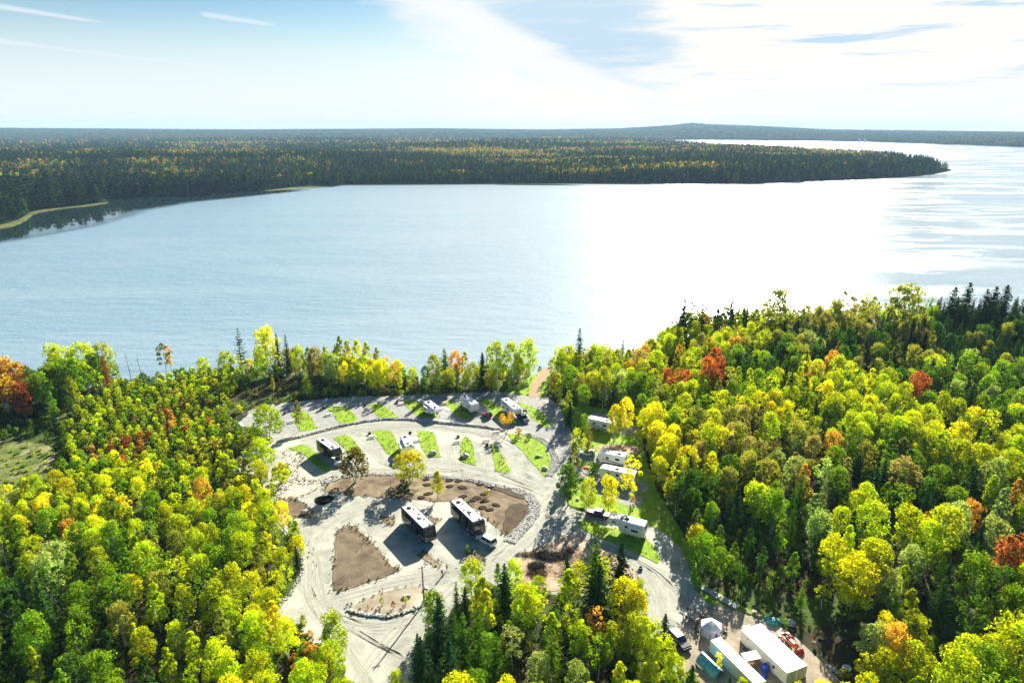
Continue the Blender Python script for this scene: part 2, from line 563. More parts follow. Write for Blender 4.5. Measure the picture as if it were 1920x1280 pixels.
def grid_mesh(name, xs, ys, zf, material, shear=None):
    X, Y = np.meshgrid(xs, ys)
    if shear is not None:
        X, Y = shear(X, Y)
    Z = zf(X, Y)
    ny, nx = X.shape
    v = np.stack([X.ravel(), Y.ravel(), Z.ravel()], 1)
    i = np.arange(nx * ny).reshape(ny, nx)
    f = np.stack([i[:-1, :-1].ravel(), i[:-1, 1:].ravel(), i[1:, 1:].ravel(), i[1:, :-1].ravel()], 1)
    me = bpy.data.meshes.new(name)
    me.from_pydata(v.tolist(), [], f.tolist())
    me.materials.append(MATS[material])
    me.polygons.foreach_set('use_smooth', [True] * len(me.polygons))
    me.update()
    o = bpy.data.objects.new(name, me)
    tag(o, kind='structure')
    return link(o)


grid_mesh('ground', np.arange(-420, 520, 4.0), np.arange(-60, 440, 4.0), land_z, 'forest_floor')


def water_material():
    m = bpy.data.materials.new('water')
    m.use_nodes = True
    t = m.node_tree
    N = NT(t)
    b = t.nodes['Principled BSDF']
    g = N.new('ShaderNodeNewGeometry').outputs['Position']
    mp = N.new('ShaderNodeMapping')
    mp.inputs['Scale'].default_value = (0.0022, 0.011, 1)
    mp.inputs['Rotation'].default_value = (0, 0, 0.10)
    t.links.new(g, mp.inputs[0])
    slick = N.ramp(N.noise(mp.outputs[0], 1.6, 6, 0.6, 0.8), 0.42, 0.62)
    b.inputs['IOR'].default_value = 1.333
    b.inputs['Coat Roughness'].default_value = 0.5
    b.inputs['Coat IOR'].default_value = 1.33
    calm = N.new('ShaderNodeAttribute', attribute_type='GEOMETRY', attribute_name='calm').outputs['Fac']
    rough = N.m('SUBTRACT', 1.0, calm)
    # sheltered wind lanes on the east side of the lake
    sp_ = N.new('ShaderNodeSeparateXYZ')
    t.links.new(g, sp_.inputs[0])
    ratio = N.m('DIVIDE', sp_.outputs[0], N.m('MAXIMUM', sp_.outputs[1], 50.0))
    ln = N.new('ShaderNodeMapping')
    ln.inputs['Scale'].default_value = (0.0035, 0.012, 1)
    t.links.new(g, ln.inputs[0])
    lane = N.m('MULTIPLY', N.ramp(ratio, 0.40, 0.62), N.ramp(N.noise(ln.outputs[0], 1.3, 8, 0.68, 0.6), 0.44, 0.52))
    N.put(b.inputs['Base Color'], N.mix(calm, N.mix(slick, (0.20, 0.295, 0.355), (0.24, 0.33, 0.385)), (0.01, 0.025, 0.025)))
    N.put(b.inputs['Roughness'], N.m('MULTIPLY_ADD', rough, N.m('MULTIPLY_ADD', lane, -0.14, N.m('MULTIPLY_ADD', slick, -0.05, 0.25)), 0.015))
    w = N.new('ShaderNodeMapping')
    w.inputs['Scale'].default_value = (0.22, 0.5, 1)
    t.links.new(g, w.inputs[0])
    h = N.m('MULTIPLY_ADD', N.noise(w.outputs[0], 0.25, 3, 0.5), 3.0, N.noise(w.outputs[0], 1.4, 3, 0.6))
    bp = N.new('ShaderNodeBump')
    N.put(bp.inputs['Strength'], N.m('MULTIPLY_ADD', rough, N.m('MULTIPLY_ADD', slick, -0.1, 0.55), 0.012))
    bp.inputs['Distance'].default_value = 0.55
    t.links.new(h, bp.inputs['Height'])
    t.links.new(bp.outputs[0], b.inputs['Normal'])
    N.put(b.inputs['Coat Weight'], N.m('MULTIPLY', N.m('MULTIPLY', rough, N.m('SUBTRACT', 1.0, lane)), 0.14))
    MATS['water'] = m


# far shore: outline of the wooded peninsula across the lake (surveyed at water level)
PEN_PX = [(-900, 470), (-300, 440), (-60, 432), (0, 424), (40, 412), (62, 396), (120, 390), (196, 380), (190, 374), (150, 372), (260, 369), (330, 367), (420, 362), (500, 357), (560, 351), (600, 349),
          (540, 350), (520, 352), (600, 346), (700, 345), (900, 343), (1100, 343), (1280, 344), (1400, 344), (1500, 341), (1600, 337), (1700, 332), (1750, 326), (1783, 319),
          (1760, 313), (1700, 306), (1680, 301), (1700, 297), (1690, 293), (1600, 289), (1500, 285), (1430, 281), (1350, 275), (1280, 268.5), (1200, 266), (1000, 265), (940, 265), (780, 264.5), (600, 262), (300, 260), (-300, 260), (-900, 262)]
PEN = np.array([[*at(x, y, WATER_Z)[:2]] for x, y in PEN_PX])


def poly_inside(X, Y, P):
    r = np.zeros(X.shape, bool)
    for i in range(len(P)):
        x0, y0 = P[i]
        x1, y1 = P[i - 1]
        if y0 == y1:
            continue
        c = ((y0 > Y) != (y1 > Y)) & (X < (x1 - x0) * (Y - y0) / (y1 - y0) + x0)
        r ^= c
    return r


def poly_dist(X, Y, P):
    d = np.full(X.shape, 1e9)
    for i in range(len(P)):
        a, b = P[i - 1], P[i]
        e = b - a
        L = (e ** 2).sum() + 1e-9
        t = np.clip(((X - a[0]) * e[0] + (Y - a[1]) * e[1]) / L, 0, 1)
        d = np.minimum(d, np.hypot(X - a[0] - t * e[0], Y - a[1] - t * e[1]))
    return d


def pen_z(X, Y):
    d = poly_dist(X, Y, PEN) * np.where(poly_inside(X, Y, PEN), 1, -1)
    low = sstep((np.hypot(X, Y) - 900) / 900)                 # the left foreshore is low and flat
    bluff = sstep((X - 60) / 260) * (Y < 2300)                 # steep wooded bank towards the point
    hill = np.maximum(4, 15 + 15 * vnoise(X, Y, 330, 1) + 4 * vnoise(X, Y, 110, 6))
    h = np.where(d > 0, WATER_Z + 0.4 + (7 + 11 * bluff) * low * sstep((d - 2) / 55) + hill * low * sstep((d - 40) / 620) * (1 - .55 * bluff), WATER_Z - 1.5 + 1.9 * sstep((d + 25) / 25))
    return h


# polar grid so that the far land stays fine where it is seen close
def polar(X, Y):
    return Y * np.sin(X), Y * np.cos(X)


rr = np.concatenate([np.linspace(560, 1500, 150), 1500 * np.exp(np.linspace(0.01, math.log(6.0), 70))])
grid_mesh('far_shore', np.linspace(R(-46), R(40), 330), rr, pen_z, 'far_ground', polar)
# pale marsh margin along the left foreshore
MARSH = [(-200, 445), (0, 430), (38, 418), (56, 407), (62, 400), (90, 395), (120, 391.5), (160, 387), (198, 381), (203, 379.6), (196, 379), (160, 384.5), (120, 389), (90, 392), (60, 396), (46, 406), (30, 414), (0, 423), (-200, 437)]


def flat_sheet(name, px, z, material):
    pts = smooth_poly([at(x, y, z) for x, y in px], 2)
    mb = MB()
    n = len(pts)
    vs = [tuple(p) for p in pts] + [(p.x, p.y, z - 0.8) for p in pts]
    mb.add(vs, [tuple(t) for t in tessellate_polygon([[Vector((p.x, p.y, 0)) for p in pts]])] + [(k, n + k, n + (k + 1) % n, (k + 1) % n) for k in range(n)])
    o = mb.build(name, material)
    if sum(p.normal.z for p in o.data.polygons) < 0:
        o.data.flip_normals()
    return tag(o, kind='structure')


flat_sheet('marsh', MARSH, WATER_Z + 0.75, 'marsh')
flat_sheet('marsh', [(490, 359), (530, 356.4), (600, 351), (640, 350), (560, 350.2), (510, 355.5)], WATER_Z + 0.6, 'marsh')
flat_sheet('mud_flat', [(900, 346.5), (1000, 347.5), (1120, 348), (1040, 345.5)], WATER_Z + 0.12, 'far_ground')


# the lake: one polar sheet out to the horizon; 'calm' marks sheltered water close to the far shore
water_material()
wr = np.concatenate([[0.5, 60], np.linspace(120, 620, 12), np.linspace(640, 1500, 130), 1500 * np.exp(np.linspace(.02, math.log(14300 / 1500), 60))])
wa = np.linspace(R(-88), R(88), 260)
WA, WR = np.meshgrid(wa, wr)
X, Y = WR * np.sin(WA), WR * np.cos(WA) - 120
v = np.stack([X.ravel(), Y.ravel(), np.full(X.size, WATER_Z)], 1)
iw = np.arange(X.size).reshape(X.shape)
fw = np.stack([iw[:-1, :-1].ravel(), iw[:-1, 1:].ravel(), iw[1:, 1:].ravel(), iw[1:, :-1].ravel()], 1)
me = bpy.data.meshes.new('water')
me.from_pydata(v.tolist(), [], fw.tolist())
if me.polygons[400].normal.z < 0:
    me.flip_normals()
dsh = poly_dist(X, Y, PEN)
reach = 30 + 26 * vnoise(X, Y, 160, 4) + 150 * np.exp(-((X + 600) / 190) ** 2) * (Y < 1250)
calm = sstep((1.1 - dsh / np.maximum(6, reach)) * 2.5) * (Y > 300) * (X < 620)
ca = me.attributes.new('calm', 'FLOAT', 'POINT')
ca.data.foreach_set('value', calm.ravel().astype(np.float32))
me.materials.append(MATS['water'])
me.update()
tag(link(bpy.data.objects.new('water', me)), kind='structure')


# hills on the horizon
def hill_z(X, Y):
    az = np.arctan2(X, Y)
    D = np.hypot(X, Y)
    # height of the skyline along the azimuth
    xs = [-1.0, -0.64, -0.35, -0.1, 0.0, 0.05, 0.15, 0.22, 0.245, 0.27, 0.33, 0.42, 0.55, 0.66, 1.0]
    hs = [75, 80, 62, 74, 66, 62, 74, 120, 150, 132, 110, 62, 40, 30, 30]
    top = np.interp(az, xs, hs)
    front = np.interp(az, [-1, -0.3, 0.0, 0.15, 0.24, 0.45, 0.66, 1.0], [6300, 6300, 6600, 6900, 7000, 6600, 4900, 4700])
    t = (D - front) / 3200
    return WATER_Z - 3 + np.where(t > 0, 11 * sstep(t / 0.02) + (top * 0.55) * sstep(t / 0.6) + top * 0.5 * sstep((t - .6) / .7) + 5 * (vnoise(X, Y, 700, 3) + 1) * sstep(t), 0)


rr = np.concatenate([np.linspace(4600, 7600, 80), np.linspace(7700, 13500, 60)])
grid_mesh('hills', np.linspace(R(-46), R(46), 300), rr, hill_z, 'far_ground', polar)

# ---------------------------------------------------------------- air
HAZE_DENSITY = 0.00005
hb = MB()
hb.box((0, 7000, 89.5), (34000, 15400, 205))
haze = hb.build('haze', [], None)
hm = bpy.data.materials.new('haze_air')
hm.use_nodes = True
hm.node_tree.nodes.clear()
hv = hm.node_tree.nodes.new('ShaderNodeVolumePrincipled')
hv.inputs['Density'].default_value = HAZE_DENSITY
hv.inputs['Color'].default_value = (0.42, 0.68, 0.95, 1)
hv.inputs['Anisotropy'].default_value = 0.0
ho = hm.node_tree.nodes.new('ShaderNodeOutputMaterial')
hm.node_tree.links.new(hv.outputs[0], ho.inputs['Volume'])
haze.data.materials.clear()
haze.data.materials.append(hm)
tag(haze, kind='stuff')
# ================================================================ ground surfaces of the campground
GRAVEL_PX = [(425, 797), (440, 783), (470, 768), (510, 758), (560, 752), (640, 745), (720, 743), (800, 740), (880, 736), (930, 735), (985, 738), (1012, 739), (1032, 748), (1052, 763), (1056, 780), (1068, 802), (1078, 825), (1092, 843),
             (1088, 856), (1080, 872), (1072, 890), (1064, 912), (1060, 935), (1066, 952), (1100, 962), (1150, 968), (1215, 984), (1256, 1002), (1280, 1030), (1292, 1060), (1302, 1100), (1322, 1124), (1385, 1142),
             (1440, 1160), (1480, 1184), (1512, 1212), (1545, 1245), (1585, 1285), (1640, 1340), (1300, 1345), (1000, 1340), (640, 1345), (655, 1290), (640, 1250), (600, 1215), (560, 1185), (525, 1165), (515, 1140), (545, 1115), (562, 1080), (566, 1045), (548, 1010), (520, 975), (500, 955), (488, 930), (496, 905), (470, 888), (434, 884), (436, 862), (462, 846), (500, 832), (520, 826), (480, 822), (440, 812)]
sheet('gravel_road', GRAVEL_PX, 0.02, 'gravel', rnd=2, depth=0.3)
UPPER_PX = [(445, 792), (470, 775), (520, 760), (640, 749), (720, 747), (800, 744), (930, 739), (1008, 743), (1045, 765), (1050, 785), (1062, 808), (1070, 840), (1066, 880), (1040, 890), (1050, 860), (1040, 825), (985, 806), (940, 800), (860, 789), (760, 781), (700, 784), (640, 794), (560, 810), (500, 818)]
sheet('gravel_bay', UPPER_PX, 0.045, 'gravel_grey', rnd=2)  # overlay of the road gravel, its colour darkened for the shade lying here
GRASS_E = [(1058, 766), (1090, 760), (1198, 775), (1208, 850), (1232, 920), (1272, 985), (1304, 1050), (1322, 1098), (1402, 1140), (1490, 1184), (1440, 1163), (1385, 1145), (1322, 1127), (1302, 1102), (1290, 1060), (1278, 1030), (1254, 1002), (1213, 984), (1150, 966), (1103, 956), (1068, 948), (1064, 934), (1072, 905), (1084, 872), (1094, 848), (1080, 822), (1070, 800)]
sheet('grass_verge', GRASS_E, 0.06, 'grass', jitter=0.15)
PADS = [([(1100, 776), (1130, 772), (1196, 798), (1194, 816), (1160, 813), (1108, 798)], 'gravel_grey'),
        ([(1118, 836), (1150, 832), (1192, 834), (1202, 848), (1180, 853), (1122, 850)], 'straw'),
        ([(1078, 846), (1110, 846), (1140, 852), (1180, 862), (1206, 878), (1190, 886), (1140, 876), (1100, 864), (1080, 862)], 'gravel_grey'),
        ([(1064, 868), (1095, 880), (1130, 886), (1205, 903), (1222, 914), (1200, 926), (1130, 908), (1090, 897), (1062, 900)], 'gravel_grey'),
        ([(1100, 906), (1118, 905), (1150, 913), (1182, 921), (1208, 934), (1203, 947), (1188, 953), (1150, 938), (1108, 922)], 'gravel_grey')]
for i, (p, m) in enumerate(PADS):
    sheet('gravel_pad' if m != 'straw' else 'sandy_pad', p, 0.085, m)
ISLANDS = {
    'first': [(543, 775), (552, 769), (572, 770), (582, 780), (596, 802), (585, 806), (564, 808), (555, 795)],
    'second': [(614, 763), (632, 762), (650, 764), (660, 772), (671, 785), (662, 792), (640, 797), (630, 785)],
    'third': [(689, 759), (711, 756), (722, 762), (740, 775), (747, 782), (730, 784), (712, 784), (700, 771)],
    'fourth': [(754, 753), (770, 750), (785, 752), (800, 765), (822, 781), (812, 784), (785, 783), (765, 765)],
    'fifth': [(826, 752), (848, 751), (868, 765), (890, 781), (880, 787), (858, 783), (840, 766)],
    'sixth': [(895, 747), (912, 746), (930, 757), (946, 771), (966, 788), (975, 798), (955, 797), (932, 785), (915, 768)],
    'seventh': [(970, 754), (985, 757), (1000, 763), (1020, 776), (1031, 793), (1032, 801), (1018, 801), (1000, 787), (985, 770)],
    'm0': [(540, 840), (566, 833), (584, 841), (600, 860), (622, 880), (612, 886), (590, 870), (570, 852)],
    'm1': [(625, 820), (640, 816), (657, 817), (668, 830), (680, 850), (672, 862), (655, 850), (640, 836)],
    'm2': [(697, 809), (715, 807), (733, 808), (742, 822), (750, 845), (740, 858), (728, 852), (712, 830)],
    'm3': [(782, 808), (798, 808), (812, 810), (820, 830), (827, 857), (803, 857), (789, 836)],
    'm4': [(864, 826), (874, 818), (885, 826), (889, 847), (893, 873), (877, 869), (862, 863)],
    'm5': [(919, 833), (925, 834), (941, 851), (958, 880), (956, 887), (942, 885), (928, 883), (925, 859)],
    'm6': [(947, 813), (979, 813), (1018, 826), (1031, 859), (1033, 880), (1024, 894), (1001, 872), (970, 834)],
    'truck': [(1081, 978), (1103, 976), (1137, 987), (1210, 1008), (1224, 1022), (1238, 1045), (1234, 1057), (1220, 1050), (1165, 1025), (1128, 1009), (1087, 990)],
}
for k, p in ISLANDS.items():
    sheet('grass_island', p, 0.11, 'grass', depth=0.12, jitter=0.22, rnd=1)
SOILS = [([(607, 915), (622, 900), (640, 894), (668, 891), (751, 893), (834, 896), (880, 901), (906, 906), (950, 913), (979, 922), (996, 943), (992, 965), (985, 985), (962, 1009), (937, 995), (915, 972), (893, 952), (868, 937), (833, 940), (760, 938), (700, 932), (640, 927), (606, 920)], 'soil_pale', 0.10, .45),
         ([(511, 943), (530, 936), (549, 933), (570, 943), (590, 958), (590, 966), (572, 972), (547, 968), (528, 960)], 'soil', 0.10, 0),
         ([(632, 998), (640, 990), (660, 985), (668, 987), (690, 1008), (707, 1025), (722, 1045), (739, 1062), (750, 1069), (720, 1082), (689, 1091), (660, 1101), (634, 1110), (625, 1107), (625, 1080), (627, 1045)], 'soil', 0.10, .1),
         ([(711, 966), (740, 968), (735, 985), (722, 982)], 'soil_pale', .09, 0),
         ([(801, 966), (826, 972), (816, 985), (806, 980)], 'soil_pale', .09, 0),
         ([(780, 1037), (796, 1030), (812, 1045), (826, 1060), (816, 1063), (800, 1052)], 'soil_pale', .09, 0),
         ([(887, 1025), (880, 1036), (873, 1048), (885, 1058), (902, 1056), (911, 1046), (898, 1041), (892, 1034)], 'soil', .10, 0),
         ([(652, 1142), (667, 1132), (708, 1113), (750, 1102), (787, 1099), (806, 1112), (811, 1121), (792, 1134), (760, 1146), (725, 1155), (687, 1151), (658, 1146)], 'yard_dirt', .14, 0),
         ([(1062, 1004), (1021, 1018), (985, 1038), (962, 1055), (968, 1079), (977, 1104), (1037, 1108), (1100, 1108), (1150, 1108), (1200, 1098), (1190, 1070), (1150, 1040), (1120, 1022), (1090, 1008)], 'straw', .09, .1),
         ([(1330, 1130), (1300, 1150), (1280, 1170), (1262, 1210), (1270, 1250), (1310, 1300), (1400, 1345), (1640, 1345), (1580, 1285), (1545, 1248), (1512, 1217), (1480, 1190), (1440, 1166), (1385, 1148)], 'yard_dirt', .06, .2),
         ([(530, 845), (555, 845), (568, 858), (556, 868), (557, 890), (580, 903), (634, 892), (605, 908), (580, 925), (550, 932), (520, 940), (502, 930), (518, 912), (545, 890), (540, 868)], 'rock_ground', .08, .2),
         ]
for p, m, z, jt in SOILS:
    sheet({'yard_dirt': 'dirt_yard', 'straw': 'straw_patch', 'rock_ground': 'rock_bank'}.get(m, 'bare_soil'), p, z, m, jitter=jt * 0.4 + 0.2)
for p in ([(904, 910), (918, 908), (945, 914), (965, 920), (984, 934), (975, 936), (958, 931), (948, 924), (925, 918)], [(955, 945), (975, 944), (997, 946), (995, 965), (985, 985), (962, 1008), (945, 996), (943, 982), (950, 960)]):
    sheet('dark_soil', p, .20, 'dark_soil', jitter=.3)
sheet('grass_patch', [(945, 735), (965, 722), (1000, 702), (1028, 690), (1042, 700), (1036, 725), (1022, 742), (1010, 745), (985, 742)], 0.07, 'grass', jitter=.3)
sheet('dirt_path', [(992, 744), (998, 718), (1010, 700), (1019, 692), (1034, 689), (1028, 706), (1013, 722), (1011, 745)], 0.10, 'path_dirt', jitter=.15)
sheet('grass_patch', [(512, 880), (535, 868), (548, 880), (545, 893), (520, 902)], .12, 'grass', jitter=.2)
sheet('clearing', [(-250, 850), (-250, 985), (-20, 955), (40, 928), (85, 903), (106, 862), (88, 836), (0, 830), (-100, 838)], 0.75, 'clearing_grass', jitter=.4, depth=1.2)
# wooded ground south of the road
GROVE_PX = [(775, 1345), (785, 1250), (805, 1190), (850, 1140), (900, 1110), (960, 1092), (1000, 1110), (1080, 1118), (1150, 1112), (1195, 1118), (1196, 1150), (1225, 1190), (1245, 1240), (1290, 1300), (1340, 1345)]
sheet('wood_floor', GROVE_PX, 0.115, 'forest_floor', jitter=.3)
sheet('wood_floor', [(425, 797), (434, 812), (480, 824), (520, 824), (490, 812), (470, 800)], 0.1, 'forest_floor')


def ribbon(path, w, z, jit=0.0):
    """thin strip along a line of photograph positions"""
    pts = [at(*p) for p in path]
    for _ in range(3):
        q = [pts[0]]
        for a, b in zip(pts, pts[1:]):
            q += [a.lerp(b, .25), a.lerp(b, .75)]
        pts = q + [pts[-1]]
    vs, fs = [], []
    for i, p in enumerate(pts):
        d = (pts[min(i + 1, len(pts) - 1)] - pts[max(i - 1, 0)]).normalized()
        nrm = Vector((-d.y, d.x, 0))
        ww = w * (0.6 + 0.5 * random.random())
        ww *= min(1, (i + .2) / 4, (len(pts) - i - .8) / 4)
        c = p + nrm * random.gauss(0, jit)
        vs += [(*(c + nrm * ww / 2)[:2], z), (*(c - nrm * ww / 2)[:2], z)]
    for i in range(len(pts) - 1):
        fs.append((2 * i, 2 * i + 1, 2 * i + 3, 2 * i + 2))
    return vs, fs


def offset_path(path, dx, dy):
    return [(x + dx, y + dy) for x, y in path]


TRACKS = [[(660, 1290), (700, 1230), (740, 1180), (790, 1150), (840, 1110), (900, 1060), (960, 1010), (1010, 960), (1060, 900)],
          [(700, 1290), (640, 1200), (590, 1150), (575, 1090), (590, 1020), (620, 985), (680, 955), (740, 945)],
          [(580, 1130), (640, 1120), (720, 1095), (800, 1080), (870, 1070), (930, 1030)],
          [(520, 960), (560, 1000), (590, 1050), (590, 1110), (620, 1150), (700, 1180), (780, 1160), (820, 1120)],
          [(620, 1150), (700, 1200), (760, 1230)],
          [(600, 975), (650, 960), (720, 935), (800, 950)],
          [(560, 822), (640, 805), (720, 796), (800, 796), (880, 802), (935, 812), (985, 840), (1020, 880), (1050, 900)],
          [(560, 828), (660, 806), (760, 799), (850, 806), (920, 822), (945, 845), (975, 890), (1010, 905)],
          [(640, 880), (720, 878), (800, 872), (880, 882), (960, 900), (1010, 920)],
          [(680, 830), (700, 850), (720, 872), (780, 884)], [(840, 830), (845, 860), (850, 880), (900, 892)],
          [(905, 835), (915, 865), (930, 890), (990, 912)],
          [(830, 1060), (880, 1075), (940, 1050), (1000, 1000), (1060, 960), (1150, 985)],
          [(1075, 1000), (1140, 1030), (1200, 1065), (1230, 1110), (1240, 1170), (1300, 1190)],
          [(1060, 985), (1130, 1020), (1210, 1060), (1250, 1090), (1290, 1140), (1360, 1170)]]
for nm, mt, k0 in (('tyre_track', 'track', 0), ('tyre_track', 'track_dark', 1)):
    mb = MB()
    for i, tr in enumerate(TRACKS):
        for rep in range(2 + k0):
            ox, oy = random.gauss(0, 7), random.gauss(0, 5)
            for side in (-1, 1):
                vs, fs = ribbon([(x + ox + side * 5 + random.gauss(0, 1.5), y + oy + side * 2.5 + random.gauss(0, 1)) for x, y in tr], 0.28 if k0 else 0.4, 0.034 + 0.0015 * ((i * 3 + rep) % 5) + 0.008 * k0, 0.02)
                mb.add(vs, fs)
    o = mb.build(nm, mt, normals=False)
    for p in o.data.polygons:
        if p.normal.z < 0:
            p.flip()
    tag(o, kind='stuff', label='pale tyre tracks worn along the gravel roads' if not k0 else 'dark tyre ruts worn along the gravel roads')

# oval pit of black peat
c = at(608, 937)
mb = MB()
ring = []
for k in range(28):
    a = 2 * math.pi * k / 28
    r = 1 + 0.06 * math.sin(3 * a) + random.gauss(0, .02)
    ring.append((2.6 * r * math.cos(a), 2.3 * r * math.sin(a)))
vs = [(x, y, .16) for x, y in ring] + [(x * .7, y * .7, .30 + random.random() * .06) for x, y in ring] + [(0, 0, .34)]
fs = [(k, (k + 1) % 28, 28 + (k + 1) % 28, 28 + k) for k in range(28)] + [(28 + k, 28 + (k + 1) % 28, 56) for k in range(28)]
mb.add(vs, fs)
mb.add([(x * 1.04, y * 1.04, .02) for x, y in ring] + [(x, y, .16) for x, y in ring], [(k, (k + 1) % 28, 28 + (k + 1) % 28, 28 + k) for k in range(28)])
tag(mb.build('peat_mound', 'peat', loc=(c.x, c.y, 0)), 'oval black heap of fresh peat on the pale gravel left of the planted bank', 'soil heap')

# mulched planting holes on the bank
MULCH = sorted([(843, 901), (860, 902), (881, 901), (900, 908), (843, 912), (867, 914), (799, 899), (801, 909), (868, 931), (895, 934), (907, 927), (908, 940), (887, 938), (820, 902), (930, 947), (918, 956), (905, 952), (803, 926), (790, 933)])
NTH = 'first second third fourth fifth sixth seventh eighth ninth tenth eleventh twelfth thirteenth fourteenth fifteenth sixteenth seventeenth eighteenth nineteenth'.split()
for i, (x, y) in enumerate(MULCH):
    c = at(x, y)
    mb = MB()
    a0, rx, ry = random.random(), 1.1 + .4 * random.random(), .8 + .3 * random.random()
    ring = [(rx * (1 + random.gauss(0, .07)) * math.cos(2 * math.pi * k / 14), ry * (1 + random.gauss(0, .07)) * math.sin(2 * math.pi * k / 14)) for k in range(14)]
    mb.add([(px_, py_, .06) for px_, py_ in ring] + [(px_ * .75, py_ * .75, .24) for px_, py_ in ring] + [(0, 0, .14)],
           [(k, (k + 1) % 14, 14 + (k + 1) % 14, 14 + k) for k in range(14)] + [(14 + k, 14 + (k + 1) % 14, 28) for k in range(14)])
    o = mb.build('mulch_ring', 'mulch', loc=(c.x, c.y, .06))
    o.rotation_euler.z = random.random() - .5
    tag(o, f'dark mulched planting spot on the brown bank, {NTH[i]} counted from the left', 'mulch bed', 'dark planting spots on the brown bank')


# ---------------------------------------------------------------- stones
def rock_mesh(seed, n=1):
    rg = random.Random(seed)
    bm = bmesh.new()
    bmesh.ops.create_icosphere(bm, subdivisions=n, radius=1)
    sx, sy, sz = rg.uniform(.7, 1.2), rg.uniform(.6, 1), rg.uniform(.45, .75)
    for v in bm.verts:
        k = 1 + rg.uniform(-.22, .22)
        v.co = Vector((v.co.x * sx * k, v.co.y * sy * k, v.co.z * sz * k))
    vs = [v.co.copy() for v in bm.verts]
    fs = [tuple(v.index for v in f.verts) for f in bm.faces]
    bm.free()
    return vs, fs


ROCKS = [rock_mesh(s) for s in range(8)]


def rock_line(path, width, n, size, label, cat='stones', zbase=0.1, heap=0.0):
    pts = [at(*p) for p in path]
    L = [0]
    for a, b in zip(pts, pts[1:]):
        L.append(L[-1] + (b - a).length)
    mb = MB()
    for _ in range(n):
        s = random.random() * L[-1]
        i = max(k for k in range(len(L) - 1) if L[k] <= s)
        a, b = pts[i], pts[i + 1]
        d = (b - a).normalized()
        w = random.uniform(-1, 1) * width * .42
        p = a.lerp(b, (s - L[i]) / max(1e-6, L[i + 1] - L[i])) + Vector((-d.y, d.x, 0)) * w
        r = size * .72 * random.uniform(.5, 1.3)
        M = Matrix.Translation((p.x, p.y, zbase + heap * (1 - abs(2 * w / width)) * random.random() + r * .25)) @ Matrix.Rotation(random.random() * 6.28, 4, 'Z') @ Matrix.Scale(r, 4)
        vs, fs = random.choice(ROCKS)
        mb.add([M @ v for v in vs], fs)
    o = mb.build('rock_border', 'rock', normals=False)
    return tag(o, label, cat, kind='stuff')


rock_line([(520, 828), (560, 820), (600, 809), (640, 799), (680, 791), (720, 786), (760, 786), (800, 790), (860, 796), (905, 800), (945, 808)], 1.5, 2000, .38, 'long low wall of pale stones between the upper bays and the middle road', zbase=.05, heap=.55)
rock_line([(602, 906), (650, 893), (690, 889), (750, 889), (800, 891), (860, 897), (905, 905), (940, 912), (970, 919)], 2.0, 1700, .34, 'band of small stones along the lower edge of the middle road')
rock_line([(965, 918), (990, 928), (1003, 945), (1000, 965), (985, 985), (968, 1002), (955, 1016)], 3.6, 2200, .32, 'wide stony bank curving round the east end of the brown bank')
rock_line([(985, 814), (1012, 822), (1033, 838), (1041, 858), (1038, 880), (1028, 893)], 2.6, 1300, .30, 'stone edging round the grass triangle beside the main road')
rock_line([(652, 1143), (670, 1149), (690, 1153), (725, 1157), (760, 1148), (785, 1139), (800, 1131)], .7, 260, .42, 'row of pale stones along the lower rim of the oval island', zbase=.15)
rock_line([(800, 1131), (811, 1121), (806, 1110), (797, 1101)], .6, 60, .38, 'short row of brown stones at the right end of the oval island', zbase=.15)
rock_line([(512, 938), (524, 918), (548, 898), (560, 905), (600, 905), (640, 893)], 4.0, 260, .34, 'scattered boulders and rubble on the pale rock bank')
rock_line([(555, 850), (552, 870), (548, 893), (530, 920), (515, 935)], 5.0, 160, .34, 'broken pale ledge rock below the yellow trees')
rock_line([(566, 1040), (566, 1075), (545, 1113), (517, 1142)], 1.0, 160, .3, 'dark pebbly edge where the left wood meets the gravel')
rock_line([(440, 785), (500, 760), (640, 745), (800, 740), (930, 735), (990, 739)], .8, 260, .3, 'thin line of stones along the lake side of the upper road')

for k, (p, m, z, jt) in enumerate(SOILS):
    if m in ('soil', 'soil_pale', 'rock_ground') or k == 8:
        rock_line(p + p[:1], 1.1, int(sum((at(*a) - at(*b)).length for a, b in zip(p, p[1:])) * 5), .13, 'loose pebbles and clods along the edge of a soil bed', 'pebbles', zbase=.06)
rock_line([(640, 1250), (720, 1180), (800, 1090), (940, 1040), (1040, 930)], 22, 900, .10, 'loose pebbles strewn over the lower gravel road', 'pebbles', zbase=.0)
rock_line([(540, 822), (700, 800), (860, 806), (960, 880), (760, 880), (640, 860)], 14, 900, .10, 'loose pebbles strewn over the middle gravel road', 'pebbles', zbase=.0)
BOULDERS = [((812, 851), 1.3, 'egg shaped grey boulder at the foot of the grass island right of the small trailer'),
            ((871, 856), 1.5, 'broad pale boulder on the narrow grass island in the middle row'),
            ((1009, 857), .8, 'small grey boulder on the grass triangle beside the main road'),
            ((1022, 880), 1.0, 'pale boulder near the south tip of the grass triangle'),
            ((920, 913), .7, 'small boulder at the top of the planted brown bank'),
            ((1083, 937), .6, 'white painted stone on the sunny lawn by the main road'),
            ((762, 1120), .8, 'square pale boulder in the middle of the oval island'),
            ((915, 921), .8, 'pale stone beside the yellow sapling on the brown bank'),
            ((572, 962), 1.1, 'round grey boulder at the right tip of the small dark soil bed'),
            ((990, 740), .5, 'pale stone beside the start of the dirt path')]
